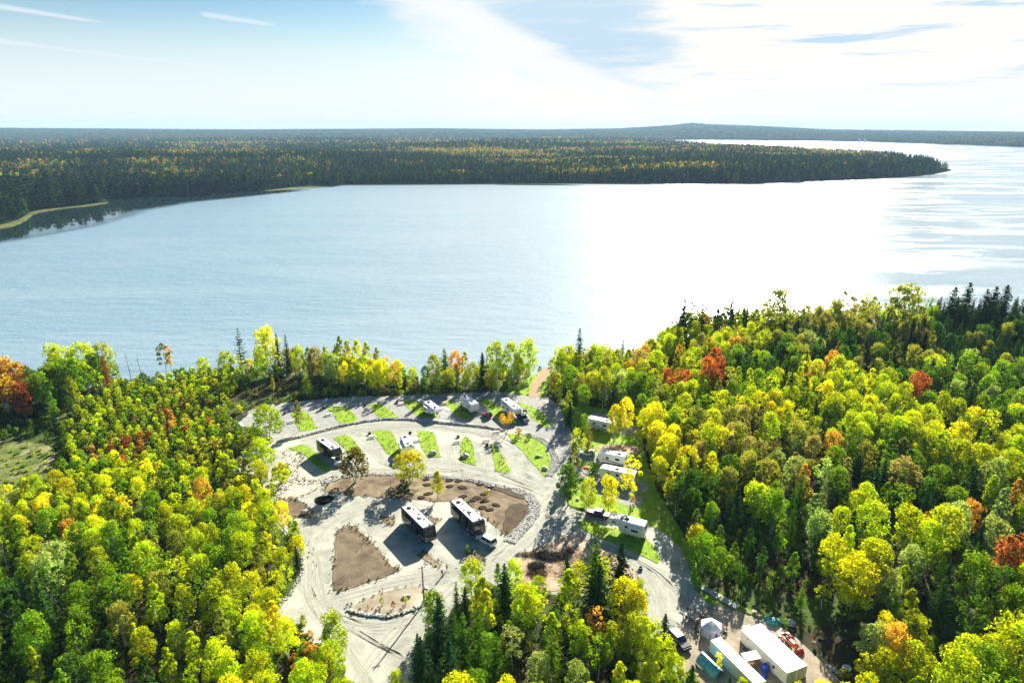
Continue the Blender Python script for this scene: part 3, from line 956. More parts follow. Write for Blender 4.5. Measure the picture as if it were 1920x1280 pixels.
for i, ((x, y), r, lb) in enumerate(BOULDERS):
    mb = MB()
    vs, fs = rock_mesh(50 + i, 2)
    mb.add([v * r for v in vs], fs)
    c = at(x, y)
    o = mb.build('boulder', 'rock', loc=(c.x, c.y, .1 + r * .3), normals=False)
    tag(o, lb, 'boulder', 'boulders set in the campground')
# ================================================================ trees
TINT = {'Y': (0.64, 0.62, 0.014), 'YG': (0.45, 0.52, 0.014), 'G': (0.20, 0.33, 0.018), 'DG': (0.065, 0.15, 0.022), 'O': (0.60, 0.36, 0.06), 'R': (0.42, 0.12, 0.05),
        'OL': (0.31, 0.32, 0.06), 'PG': (0.36, 0.45, 0.17), 'TN': (0.36, 0.31, 0.12), 'BR': (0.17, 0.135, 0.03), 'SP': (0.034, 0.085, 0.026), 'LA': (0.10, 0.22, 0.012)}
COLOUR_WORD = {'BR': 'olive brown', 'Y': 'bright yellow', 'YG': 'yellow green', 'G': 'mid green', 'DG': 'dark green', 'O': 'orange', 'R': 'red', 'OL': 'olive green', 'PG': 'pale grey green', 'TN': 'tan brown', 'SP': 'deep green', 'LA': 'fresh green'}


def leaf_mesh(name, C, N, S, leafv, material, aspect=1.0, turned=None):
    """many small quads: centres, normals, sizes"""
    n = len(C)
    N = N / (np.linalg.norm(N, axis=1, keepdims=True) + 1e-9)
    A = RNG.normal(size=(n, 3))
    U = np.cross(N, A)
    U /= np.linalg.norm(U, axis=1, keepdims=True) + 1e-9
    V = np.cross(N, U)
    s = (S / 2)[:, None]
    k = RNG.uniform(.6, 1.3, (n, 4))[:, :, None]
    P = np.stack([C - U * s * k[:, 0], C - V * s * aspect * k[:, 1], C + U * s * k[:, 2], C + V * s * aspect * k[:, 3]], 1).reshape(-1, 3)
    me = bpy.data.meshes.new(name)
    me.vertices.add(4 * n)
    me.vertices.foreach_set('co', P.ravel())
    me.loops.add(4 * n)
    me.loops.foreach_set('vertex_index', np.arange(4 * n))
    me.polygons.add(n)
    me.polygons.foreach_set('loop_start', np.arange(0, 4 * n, 4))
    me.polygons.foreach_set('loop_total', np.full(n, 4))
    at_ = me.attributes.new('leaf', 'FLOAT', 'FACE')
    at_.data.foreach_set('value', leafv.astype(np.float32))
    at_ = me.attributes.new('turned', 'FLOAT', 'FACE')
    at_.data.foreach_set('value', (np.ones(n) if turned is None else turned).astype(np.float32))
    me.materials.append(MATS[material])
    me.update(calc_edges=True)
    return me


def unit(n):
    v = RNG.normal(size=(n, 3))
    return v / np.linalg.norm(v, axis=1, keepdims=True)


def broad_crown(name, h, r, z0, lobes, leaves, size, shape='round', sparse=0.0):
    """crown made of many unequal clumps of leaves; origin at the foot of the tree"""
    C, N, S, LV, TU = [], [], [], [], []
    hc = h - z0
    for i in range(lobes):
        t = (i + RNG.random()) / lobes               # height fraction in crown
        if shape == 'round':
            rad = math.sqrt(max(0.02, 1 - (2 * t - 0.85) ** 2 / 1.35)) * .74
        elif shape == 'poplar':
            rad = (1 - t) ** .55 * (0.35 + min(1, t * 4) * .5) * .9
        elif shape == 'umbrella':
            rad = (0.3 + .7 * t) * .9
        else:
            rad = math.sqrt(max(0.05, 1 - t ** 2)) * .7
        a = i * 2.4 + RNG.normal() * .5
        q = rad * math.sqrt(RNG.uniform(.25, 1.0)) * r
        c = np.array([q * math.cos(a), q * math.sin(a), z0 + hc * (.08 + .84 * t)])
        lr = r * RNG.uniform(.15, .36) * (1 if shape != 'poplar' else 1.1 - .5 * t)
        n = int(leaves / lobes * RNG.uniform(.6, 1.4))
        d = unit(n)
        d[:, 2] = np.abs(d[:, 2]) * .9 - .22 + .1 * RNG.normal(size=n)
        d /= np.linalg.norm(d, axis=1, keepdims=True)
        rr_ = lr * RNG.uniform(.55, 1.08, n) ** .6
        pos = c + d * rr_[:, None] * np.array([.92, .92, 1.15])
        TU.append(np.clip(.25 + .75 * t + RNG.normal() * .28 + RNG.normal(0, .15, n), 0, 1))
        C.append(pos)
        N.append(d * .7 + unit(n) * .75)
        S.append(size * RNG.uniform(.6, 1.35, n))
        LV.append(np.clip(RNG.normal(.5, .2, n) + RNG.normal() * .18, 0, 1))
    C, N, S, LV, TU = map(np.concatenate, (C, N, S, LV, TU))
    keep = RNG.random(len(C)) > sparse
    return leaf_mesh(name, C[keep], N[keep], S[keep], LV[keep], 'foliage', 1.0, TU[keep])


def spruce_crown(name, h, r, z0, tiers, size, airy=0.0, droop=.28, per=9):
    C, N, S, LV = [], [], [], []
    for i in range(tiers):
        t = i / (tiers - 1)
        z = z0 + (h - z0) * t ** .92
        rad = r * (1 - t) ** .68 * RNG.uniform(.82, 1.12) + .12
        nb = max(4, int(per * (1 - t * .5)))
        a0 = RNG.random() * 6.28
        for b in range(nb):
            if RNG.random() < airy:
                continue
            a = a0 + 6.28 * b / nb + RNG.normal() * .12
            L = rad * RNG.uniform(.65, 1.15)
            m = max(2, int(L / (size * .42)))
            f = (np.arange(m) + .6) / m
            x = f * L
            zz = z - droop * L * f + .12 * L * f ** 2 * 2
            wob = RNG.normal(0, .07, m) * L
            pos = np.stack([x * math.cos(a) - wob * math.sin(a), x * math.sin(a) + wob * math.cos(a), zz + RNG.normal(0, .08, m)], 1)
            C.append(pos)
            nn = np.tile(np.array([.25 * math.cos(a), .25 * math.sin(a), 1.0]), (m, 1)) + RNG.normal(0, .42, (m, 3))
            N.append(nn)
            S.append(size * (1.15 - .5 * f) * RNG.uniform(.8, 1.25, m))
            LV.append(np.clip(.35 + .3 * f + RNG.normal(0, .12, m), 0, 1))
    # the leader
    m = 6
    C.append(np.stack([RNG.normal(0, .05, m), RNG.normal(0, .05, m), np.linspace(h - .6, h + .25, m)], 1))
    N.append(unit(m)); S.append(np.full(m, size * .5)); LV.append(np.full(m, .5))
    C, N, S, LV = map(np.concatenate, (C, N, S, LV))
    return leaf_mesh(name, C, N, S, LV, 'needles', 0.75)


def trunk_mesh(name, h, r, material, limbs=6, z0=3.0, spread=1.6, stems=1, lean=.3):
    mb = MB()
    rg = random.Random(hash((h, r, limbs)) % 1000 + 5)
    for s in range(stems):
        a = 6.28 * s / stems + rg.random()
        off = 0 if stems == 1 else .18
        p = Vector((math.cos(a) * off, math.sin(a) * off, -.25))
        out = Vector((math.cos(a), math.sin(a), 0)) * (spread * .5 if stems > 1 else rg.uniform(0, lean))
        k = 5
        pts = [p + out * (j / k) ** 1.3 + Vector((rg.gauss(0, .05), rg.gauss(0, .05), (h * .9) * j / k)) for j in range(k + 1)]
        for j in range(k):
            mb.tube(pts[j], pts[j + 1], r * (1 - j / (k + .6)), r * (1 - (j + 1) / (k + .6)), 6, caps=False)
        for b in range(limbs // stems):
            t = rg.uniform(.35, .9)
            q = pts[0].lerp(pts[-1], t)
            q = pts[min(k, int(t * k))].lerp(pts[min(k, int(t * k) + 1)], t * k - int(t * k))
            aa = rg.random() * 6.28
            e = q + Vector((math.cos(aa) * spread * (1.1 - t), math.sin(aa) * spread * (1.1 - t), h * .12))
            mb.tube(q, e, r * .35 * (1.1 - t) + .015, .015, 4, caps=False)
    me_o = mb.build(name, material, normals=False)
    me = me_o.data
    bpy.data.objects.remove(me_o)
    return me


PROTO = {}


def proto(key, crown, trunk, h):
    PROTO[key] = (crown, trunk, h)


for i in range(3):
    proto(f'round{i}', broad_crown('crown', 11, 3.6, 2.2, 44, 3600, .31), trunk_mesh('trunk', 9, .17, 'bark', 7, spread=2.2), 11)
for i in range(2):
    proto(f'cluster{i}', broad_crown('crown', 11, 3.3, 1.8, 54, 3400, .30), trunk_mesh('trunk', 9, .13, 'birch_bark', 8, stems=3, spread=1.8), 11)
for i in range(3):
    proto(f'poplar{i}', broad_crown('crown', 12, 2.5, 2.0, 34, 2700, .30, 'poplar'), trunk_mesh('trunk', 11, .13, 'birch_bark', 6, spread=1.2), 12)
proto('airy0', broad_crown('crown', 11, 2.9, 3.4, 18, 1150, .33, 'round', .15), trunk_mesh('trunk', 10, .12, 'birch_bark', 8, spread=1.8), 11)
proto('airy1', broad_crown('crown', 12, 2.3, 5.2, 12, 900, .33, 'round', .1), trunk_mesh('trunk', 11, .11, 'birch_bark', 6, spread=1.4), 12)
proto('umbrella0', broad_crown('crown', 7, 3.2, 3.6, 16, 1200, .30, 'umbrella', .1), trunk_mesh('trunk', 6, .14, 'bark', 8, spread=2.6, stems=2), 7)
for i in range(3):
    proto(f'bush{i}', broad_crown('crown', 4.5, 1.9, .1, 14, 1000, .27, 'dome'), trunk_mesh('trunk', 3.6, .05, 'bark', 6, stems=3, spread=1.4), 4.5)
for i in range(3):
    proto(f'spruce{i}', spruce_crown('crown', 13, 3.1, 1.0, 30, .66, .04), trunk_mesh('trunk', 12.5, .17, 'bark', 0), 13)
proto('larch0', spruce_crown('crown', 14, 2.6, 1.6, 24, .55, .16, .05, 10), trunk_mesh('trunk', 13.5, .15, 'bark', 0), 14)
proto('pine0', spruce_crown('crown', 14, 2.5, 4.0, 13, .60, .12, -.05, 9), trunk_mesh('trunk', 13.5, .16, 'bark', 0), 14)
FAMILY = {'round': ['round0', 'round1', 'round2', 'cluster0'], 'cluster': ['cluster0', 'cluster1'], 'poplar': ['poplar0', 'poplar1', 'poplar2'], 'airy': ['airy0'], 'tall': ['airy1'], 'umbrella': ['umbrella0'],
          'bush': ['bush0', 'bush1', 'bush2'], 'spruce': ['spruce0', 'spruce1', 'spruce2'], 'larch': ['larch0'], 'pine': ['pine0']}
CONIFER = ('spruce', 'larch', 'pine')


def z_ground(x, y):
    return float(land_z(np.array([x]), np.array([y]))[0])


TREES = []        # dict(x, y, z, h, fam, key, code, tint, wide)


def tint_of(code, rnd=random):
    c = TINT[code]
    v = rnd.uniform(.78, 1.22)
    return tuple(max(.004, min(.9, k * v * rnd.uniform(.94, 1.06))) for k in c)


SUNLIT = [(at(1450, 1215), 9.5), (at(1385, 1245), 6.5), (at(1332, 1190), 4.0), (at(1480, 1200), 6.0)]


def sun_limit(x, y, h):
    """trees stand only as tall as the sunlit yard shows"""
    for c, r in SUNLIT:
        dx, dy = x - c.x, y - c.y
        along = dx * math.sin(SUN_AZ) + dy * math.cos(SUN_AZ)
        side = abs(dx * math.cos(SUN_AZ) - dy * math.sin(SUN_AZ))
        if 0 < along < 45 and side < r + 1.5:
            h = min(h, max(1.5, (along - r * .8) * math.tan(SUN_EL) + 2.4))
    return h


def add_tree(x, y, h, fam, code, wide=1.0, own=None):
    h2 = sun_limit(x, y, h)
    if h2 < h:
        wide = wide * min(1.5, h / h2) ** .5
        h = h2
    key = random.choice(FAMILY[fam])
    TREES.append(dict(x=x, y=y, z=z_ground(x, y), h=h, fam=fam, key=key, code=code, tint=tint_of(code), wide=wide, own=own, rot=random.random() * 6.28))


def planted(bx, by, ty, fam, code, wide=1.0, own=None):
    """tree whose foot (bx, by) and top row ty were read off the photograph"""
    p = at(bx, by)
    lo, hi = .3, 40
    for _ in range(40):
        mid = (lo + hi) / 2
        if project(p.x, p.y, mid)[1] > ty:
            lo = mid
        else:
            hi = mid
    add_tree(p.x, p.y, lo, fam, code, wide, own)


MANUAL = [
    (503, 824, 760, 'cluster', 'YG', 1.75, 'round yellow green tree at the west end of the upper road'),
    (562, 808, 748, 'poplar', 'OL', 1.0, 'thin pale tree rising from the westernmost grass island'),
    (493, 884, 822, 'cluster', 'YG', 1.6, 'fluffy lime tree between the gravel slab and the pale rock bank'),
    (527, 905, 868, 'bush', 'Y', 1.5, 'yellow and rust bush on the edge of the pale rock bank'),
    (513, 934, 905, 'bush', 'YG', .8, 'small lime sapling beside the dark oval soil bed'),
    (667, 905, 842, 'cluster', 'BR', 1.75, 'dense olive brown tree with several white stems on the brown bank'),
    (770, 905, 845, 'cluster', 'Y', 1.9, 'golden tree in front of the small slide out trailer'),
    (757, 928, 900, 'bush', 'DG', 1.3, 'round dark green shrub on the brown bank'),
    (821, 936, 880, 'poplar', 'Y', 1.3, 'slim yellow tree on the brown bank behind the left motorhome'),
    (949, 813, 778, 'umbrella', 'O', 1.2, 'flat topped orange and olive tree at the end of the stone wall'),
    (972, 818, 803, 'bush', 'O', 1.5, 'low orange shrub beside the flat topped tree'),
    (992, 822, 812, 'bush', 'G', 1.5, 'low green shrub on top of the grass triangle'),
    (742, 736, 684, 'airy', 'O', 1.1, 'golden orange twin stemmed tree on the lake side of the upper road'),
    (750, 736, 690, 'poplar', 'Y', .8, None),
    (577, 742, 698, 'larch', 'YG', 1.5, 'yellow tinged pine on the slope above the upper road'),
    (513, 740, 700, 'poplar', 'OL', .8, 'narrow olive tree on the shaded slope above the upper road'),
    (1108, 926, 836, 'pine', 'DG', 1.0, 'tall open pine between the orange canopy and the empty pad'),
    (1102, 852, 790, 'larch', 'OL', 1.2, 'olive tree standing right behind the white car'),
    (1083, 822, 762, 'pine', 'DG', 1.2, 'dark pine on the grass between main road and top trailer'),
    (1068, 800, 752, 'spruce', 'SP', 1.2, None), (1095, 815, 775, 'cluster', 'G', .9, None), (1075, 775, 730, 'round', 'DG', .8, None), (1093, 780, 720, 'round', 'G', .8, None),
    (1152, 826, 758, 'round', 'Y', .85, 'bright yellow tree next to the topmost trailer on the right'),
    (1172, 818, 745, 'round', 'Y', .75, 'bright yellow tree right behind the one beside the topmost trailer'),
    (1180, 962, 858, 'airy', 'Y', .85, 'thin yellow tree in front of the long white trailer'),
    (1116, 1004, 976, 'poplar', 'Y', 1.3, 'yellow sapling on the grass island below the old pickup'),
    (1303, 1046, 984, 'cluster', 'Y', 1.15, 'yellow tree at the edge of the right wood beside the gravel loop'),
    (1187, 945, 929, 'bush', 'O', .9, 'low orange shrub beside the picnic table on the empty pad'),
    (876, 1036, 1022, 'bush', 'G', 1.0, 'small green shrub in the round soil patch behind the white car'),
    (313, 703, 622, 'tall', 'OL', 1.0, 'bare stemmed tree with a small round crown standing alone on the shore'),
    (322, 704, 634, 'tall', 'O', .6, 'second bare stemmed shore tree with a tiny orange crown'),
    (455, 700, 613, 'pine', 'SP', 1.0, 'dark pine poking above the yellow trees on the shore'),
    (525, 700, 622, 'spruce', 'SP', .6, None), (542, 702, 626, 'spruce', 'SP', .6, None),
    (505, 702, 610, 'round', 'Y', 1.0, 'tallest golden tree on the lakeshore above the dark slope'),
    (640, 704, 626, 'poplar', 'YG', .9, None), (655, 706, 634, 'poplar', 'Y', 1.0, None), (672, 706, 634, 'poplar', 'Y', 1.1, None), (690, 708, 638, 'poplar', 'Y', 1.1, None), (708, 708, 648, 'poplar', 'Y', 1.0, None), (727, 712, 666, 'airy', 'O', 1.0, None),
    (872, 716, 655, 'poplar', 'Y', .9, 'slim yellow tree at the water gap above the upper road'),
    (835, 724, 655, 'spruce', 'G', 1.3, None), (815, 716, 658, 'cluster', 'YG', 1.0, None), (855, 716, 655, 'cluster', 'O', .9, None),
    (905, 728, 662, 'spruce', 'DG', 1.2, None), (930, 722, 640, 'cluster', 'YG', 1.0, None), (960, 716, 640, 'cluster', 'YG', 1.0, None), (990, 706, 634, 'cluster', 'YG', 1.0, None),
    (1085, 700, 615, 'spruce', 'DG', .8, 'single spruce spire above the shore beside the dirt path'),
    (1166, 690, 634, 'spruce', 'SP', .7, None),
    (1278, 645, 562, 'spruce', 'SP', 1.35, 'leftmost of the tall right shore pines'), (1294, 642, 560, 'pine', 'SP', 1.6, None), (1313, 640, 558, 'pine', 'SP', 1.7, None), (1342, 640, 572, 'spruce', 'SP', 1.5, None), (1367, 635, 553, 'spruce', 'SP', 1.2, None), (1390, 640, 575, 'spruce', 'SP', .7, None),
    (1450, 640, 540, 'round', 'OL', 1.1, None), (1580, 630, 538, 'airy', 'TN', 1.0, None), (1620, 630, 548, 'airy', 'OL', 1.0, None), (1685, 640, 534, 'round', 'OL', 1.2, None), (1560, 630, 560, 'cluster', 'OL', 1.0, None),
    (1775, 628, 540, 'spruce', 'SP', 1.4, None), (1800, 628, 533, 'spruce', 'SP', 1.4, None), (1835, 628, 545, 'spruce', 'SP', 1.4, None), (1850, 628, 540, 'spruce', 'SP', 1.4, None), (1870, 628, 536, 'spruce', 'SP', 1.5, None), (1910, 628, 550, 'spruce', 'SP', 1.4, None),
    (1715, 775, 698, 'round', 'R', .9, 'lone crimson tree in the middle of the right wood'),
    (1555, 880, 806, 'round', 'O', .9, 'orange tree standing alone among green ones in the right wood'),
    (1343, 740, 668, 'round', 'R', .7, None), (1322, 742, 668, 'round', 'R', .7, None), (1248, 750, 690, 'round', 'R', .8, None),
    (1880, 1120, 1005, 'round', 'R', 1.0, 'deep red maple at the right edge of the photo'), (1893, 1140, 1050, 'round', 'R', .9, None),
    (1492, 985, 885, 'larch', 'LA', 1.2, 'tall feathery larch in the right wood above the trailers'),
    (1540, 960, 892, 'larch', 'PG', 1.0, None),
    (1592, 1160, 1040, 'round', 'Y', 1.0, 'yellow topped tree with pale bare stems beside the dark lawn'),
    (1540, 1140, 1035, 'airy', 'YG', 1.0, 'slender tree with an orange tip left of the dark lawn'),
    (1500, 1140, 1010, 'larch', 'G', 1.3, None),
    (1385, 1105, 1030, 'round', 'DG', .8, None),
    (205, 732, 655, 'larch', 'R', .8, 'red tree at the left lakeshore beside two bare snags'),
    (140, 755, 670, 'round', 'G', 1.2, 'big rounded green tree in front of the left lakeshore'), (120, 735, 645, 'round', 'YG', 1.1, None), (165, 735, 642, 'round', 'YG', 1.1, None), (200, 720, 636, 'round', 'PG', 1.0, None), (110, 715, 636, 'round', 'G', .9, None),
    (40, 760, 675, 'round', 'O', 1.0, None), (15, 770, 668, 'round', 'O', 1.2, None), (50, 790, 715, 'round', 'R', .8, None), (85, 775, 695, 'round', 'G', 1.0, None),
    (385, 965, 895, 'round', 'O', .9, None),
    # the grove south of the road
    (946, 1150, 1058, 'spruce', 'SP', 1.0, 'dark spruce in the middle of the grove front row'),
    (826, 1235, 1122, 'spruce', 'SP', 1.15, 'large dark spruce at the left corner of the grove'),
    (870, 1255, 1150, 'larch', 'LA', 1.1, 'bright green larch beside the large corner spruce'),
    (906, 1180, 1076, 'poplar', 'YG', 1.4, 'yellow topped tree left of the dark front row spruce'), (912, 1200, 1100, 'poplar', 'Y', 1.1, None),
    (857, 1165, 1092, 'larch', 'LA', .9, None), (873, 1170, 1102, 'spruce', 'SP', 1.0, None),
    (985, 1175, 1098, 'round', 'YG', 1.2, None), (1005, 1185, 1112, 'airy', 'YG', 1.2, None),
    (1066, 1160, 1062, 'poplar', 'YG', 1.4, 'yellow rimmed green tree in the grove below the brush piles'),
    (1112, 1150, 1012, 'larch', 'LA', 1.25, 'tallest feathery tree in the grove with a thin bare top'), (1062, 1105, 1040, 'spruce', 'SP', 1.0, None),
    (1160, 1135, 1020, 'spruce', 'SP', 1.1, 'dark spruce against the gravel loop at the right of the grove'),
    (1168, 1185, 1084, 'round', 'Y', 1.0, 'brightest yellow tree on the right side of the grove'), (1190, 1190, 1105, 'round', 'Y', .8, None), (1120, 1170, 1060, 'spruce', 'SP', 1.1, None),
    (792, 1290, 1195, 'spruce', 'SP', 1.1, None), (845, 1330, 1200, 'spruce', 'SP', 1.1, None), (930, 1290, 1185, 'larch', 'LA', 1.2, None), (898, 1290, 1145, 'larch', 'LA', 1.0, None), (960, 1260, 1172, 'airy', 'PG', 1.0, None), (1035, 1225, 1145, 'poplar', 'YG', 1.3, None),
    (1035, 1290, 1182, 'larch', 'G', 1.3, None), (1085, 1245, 1166, 'round', 'YG', .9, None), (1115, 1215, 1138, 'airy', 'O', .9, None), (1145, 1250, 1170, 'round', 'YG', .8, None),
    (1010, 1310, 1225, 'round', 'PG', .9, None), (1080, 1320, 1240, 'round', 'PG', 1.0, None), (1160, 1310, 1236, 'poplar', 'Y', 1.2, None), (1185, 1235, 1150, 'round', 'YG', 1.0, None), (1210, 1250, 1160, 'round', 'YG', 1.1, None), (1235, 1280, 1195, 'round', 'YG', 1.1, None), (1262, 1300, 1228, 'round', 'YG', .9, None), (1205, 1310, 1240, 'poplar', 'Y', 1.1, None), (1225, 1310, 1236, 'poplar', 'Y', 1.0, None), (1290, 1320, 1262, 'round', 'YG', 1.0, None),
    (745, 1305, 1256, 'round', 'YG', .9, 'small lime tree at the bottom edge left of the grove'),
    (622, 1290, 1204, 'round', 'YG', 1.1, 'lone lime tree beside the exit road at the bottom edge'),
    (570, 1180, 1150, 'poplar', 'YG', 1.3, None), (548, 1185, 1155, 'poplar', 'YG', 1.2, None),
    (1345, 1262, 1222, 'airy', 'Y', .8, 'small yellow tree beside the narrow white container'),
    (1365, 1305, 1268, 'spruce', 'SP', .9, None), (1390, 1300, 1270, 'bush', 'YG', .9, None),
    (1630, 1255, 1170, 'round', 'PG', 1.1, None), (1665, 1270, 1170, 'round', 'O', .9, None), (1650, 1300, 1218, 'round', 'Y', 1.1, None), (1610, 1290, 1225, 'airy', 'Y', .8, None), (1700, 1300, 1205, 'round', 'YG', 1.1, None), (1620, 1330, 1262, 'round', 'Y', 1.0, None), (1735, 1260, 1200, 'spruce', 'G', 1.0, None),
    (1895, 1290, 1165, 'round', 'YG', 1.3, None), (1850, 1290, 1190, 'round', 'YG', 1.1, None), (1670, 1180, 1100, 'larch', 'G', 1.0, None), (1695, 1185, 1100, 'poplar', 'YG', 1.3, None), (1835, 1190, 1115, 'poplar', 'YG', 1.2, None),
]
for m in MANUAL:
    planted(*m)

ZONES = """20,700,60,50,12,5,O5 R2 YG1|90,720,50,60,12,5,G4 O1 DG2|140,680,60,50,15,6,G5 YG3 DG2|150,640,60,25,14,6,G3 PG2 YG2|250,670,50,25,7,5,SP3 DG2|350,690,150,50,5,3.2,YG8 G3 Y1
250,740,60,60,5,3.2,YG5 G3|300,740,150,40,4.5,3,YG6 G2 Y1 TN1|60,790,90,60,4,6,DG4 G2 SP1|40,870,90,50,2,9,G3 OL2 TN1|170,790,70,50,6,3.8,YG5 G3 OL1|230,820,90,30,5,3.4,O4 R2 Y3 YG3|330,770,60,20,5,3.4,R3 O3 Y2 YG2
330,840,90,40,6,3.8,YG5 OL2 G2 Y2|380,800,70,30,6,4,YG3 Y3 G2|180,880,90,40,7,4,YG5 G2 Y3|300,900,120,50,8,4.5,Y4 YG5 G2|410,870,60,60,7,4.5,Y3 OL4 YG3|100,930,120,50,9,5,Y6 YG3|460,930,60,50,9,4.6,Y5 YG4
140,990,30,15,9,5,O3 Y2|250,980,140,50,10,5,G4 YG4 Y2 O1|400,990,110,50,10,5,YG4 G3 Y2|520,1020,50,70,9,4,Y4 YG3 G2 SP1|90,1050,120,60,12,6,G5 YG3 PG1|350,1040,90,50,11,5.5,OL3 YG5 G2|460,1060,90,40,11,5,YG5 Y3 OL2
280,1110,130,50,12,6,YG4 OL2 Y2 G2|60,1170,120,80,13,6,DG4 G4 YG1|370,1190,120,50,12,6,YG4 Y3 OL1 G1|520,1190,70,50,12,5.5,Y6 YG2|200,1240,170,60,12,6,DG3 G3 YG3|450,1260,150,50,12,6,YG5 Y2 G2|565,1215,30,30,2.5,3,O1 OL3 R1 G2
420,640,90,30,13,5,YG5 Y3 G2 SP1|500,640,60,30,13,5,Y5 YG4|590,655,60,30,13,5,OL3 Y3 PG2 TN2|680,670,50,35,10,4,YG3 Y6|770,705,30,15,6,4,G2 OL2 SP1|830,690,50,30,9,5,YG3 O2 G2 TN1|950,690,60,30,9,5,YG4 SP2 Y2 G2
520,715,80,30,2.5,6,DG3 OL2 TN2 YG1|650,725,60,14,3.5,4,YG3 TN1 O1 G2|750,728,60,10,3,4,G2 TN1 OL1|900,722,60,14,4,5,G3 DG2 YG1|1100,690,60,50,13,5,YG4 G3 OL2|1150,680,50,30,12,5,YG4 O1 Y1|1200,700,38,36,12,5,O8 TN1 YG2|1255,715,34,24,12,5,O5 R1 YG2 OL1|1180,740,60,40,12,4.5,OL3 G3 PG2
1260,660,60,30,12,5,YG5 O1 OL1|1310,700,50,20,12,5.5,R2 O3 YG3|1270,620,60,30,12,5,YG4 O1 TN1 OL1|1400,640,70,40,13,5,OL4 YG4 O1|1470,580,60,30,13,5,OL4 YG2 SP1 TN1|1440,690,100,40,13,5,G4 DG3 SP1 YG2|1500,640,90,40,13,5,PG2 OL5 DG2 SP1|1560,600,80,30,12,5,OL4 TN2 G1
1650,590,60,30,14,6,OL3 G3 YG1|1740,600,60,30,13,5,SP6 G2|1850,600,80,30,14,5,SP8 DG1|1650,640,120,50,13,5,OL4 DG3 SP4 TN1|1800,650,120,50,13,5,DG4 SP5 OL2|1440,730,90,40,13,5.5,YG5 G5 Y2|1330,740,70,50,12,5,YG4 G3 OL2|1530,710,40,20,12,5,YG2 O2 Y2|1580,760,90,50,13,5.5,YG6 Y2 G3
1700,690,80,40,13,5,SP3 DG3 OL3 YG1|1830,740,100,50,13,5.5,G5 PG2 DG3 SP1|1245,830,45,60,12,4.5,Y8|1280,780,80,40,12,5,G3 YG3 OL2 DG1|1330,860,60,60,12,5,Y5 YG3 TN1|1420,800,80,50,12,5,YG4 TN2 OL2 Y1|1470,860,70,50,12,5,OL4 PG2 TN2|1650,810,100,40,13,5.5,YG8 G3|1800,830,130,60,13,5.5,YG8 Y2 G2
1400,930,90,60,12,5,OL3 G3 DG2 YG1|1330,960,50,60,12,4.5,G4 DG3 OL1|1500,930,80,50,13,5.5,G3 PG2 OL2 O1|1630,890,90,50,13,5.5,G5 DG3 OL2 TN1|1760,930,110,60,13,6,DG5 G4 SP2|1880,920,60,60,13,6,PG3 YG3 O1|1550,980,50,30,12,5.5,PG4 YG3 O1|1615,970,30,30,12,6,O4 Y3|1730,980,40,30,12,6,R2 O1 DG3
1830,990,90,50,13,6,PG5 G3 O1|1600,1060,70,50,13,6,Y3 YG5 PG1|1700,1040,90,50,14,6,PG4 YG4 G2|1790,1110,90,50,13,6,YG2 DG4 G3|1480,1050,80,50,13,6,G4 DG4 OL1|1400,1010,60,60,13,5.5,G3 DG4|1870,1210,100,70,13,6,YG5 Y1 G3|1690,1200,70,50,11,5,PG2 YG3 Y3|1780,1170,80,50,12,6.5,DG5 G2|1650,1250,60,40,8,4.5,Y5 YG2
1000,1260,230,60,9,4.6,G4 YG6 SP1 LA1 PG1|950,1190,120,50,9,4.6,SP1 LA3 YG5 G3|1130,1180,90,60,9,4.6,YG6 G3 SP1 O.4"""
ZL = []
for zt in ZONES.replace('\n', '|').split('|'):
    q = zt.split(',')
    w = [(re_code.rstrip('0123456789.'), float(re_code[len(re_code.rstrip('0123456789.')):] or 1)) for re_code in q[6].split()]
    ZL.append((*map(float, q[:6]), w))
ZA = np.array([z[:4] for z in ZL])

LEFT_LIMIT = [(p[0], p[1]) for p in GRAVEL_PX]
OPEN_AREAS = [GRAVEL_PX, GRASS_E,
              [(1484, 1176), (1520, 1150), (1570, 1136), (1640, 1150), (1668, 1200), (1640, 1240), (1600, 1262), (1560, 1262), (1520, 1225)],     # dark lawn beside the yard
              [(-200, 850), (-200, 990), (-20, 960), (40, 930), (90, 905), (112, 860), (90, 830), (0, 826)],                                                            # clearing on the left
              [(430, 788), (470, 760), (600, 742), (600, 712), (500, 710), (445, 728), (430, 755)],                                                # dark slope
              [(945, 740), (1000, 695), (1045, 684), (1050, 735), (1020, 748)],                                                                         # beside the path
              [(545, 1190), (570, 1180), (605, 1215), (640, 1260), (650, 1345), (560, 1300), (545, 1240)]]
cell = {}


def near_any(x, y, r):
    i, j = int(x // 8), int(y // 8)
    for a in (-1, 0, 1):
        for b in (-1, 0, 1):
            for (u, v, s) in cell.get((i + a, j + b), ()):
                if (u - x) ** 2 + (v - y) ** 2 < (min(r, s) * .5 + max(r, s) * .5) ** 2:
                    return True
    return False


def occupy(x, y, r):
    cell.setdefault((int(x // 8), int(y // 8)), []).append((x, y, r))


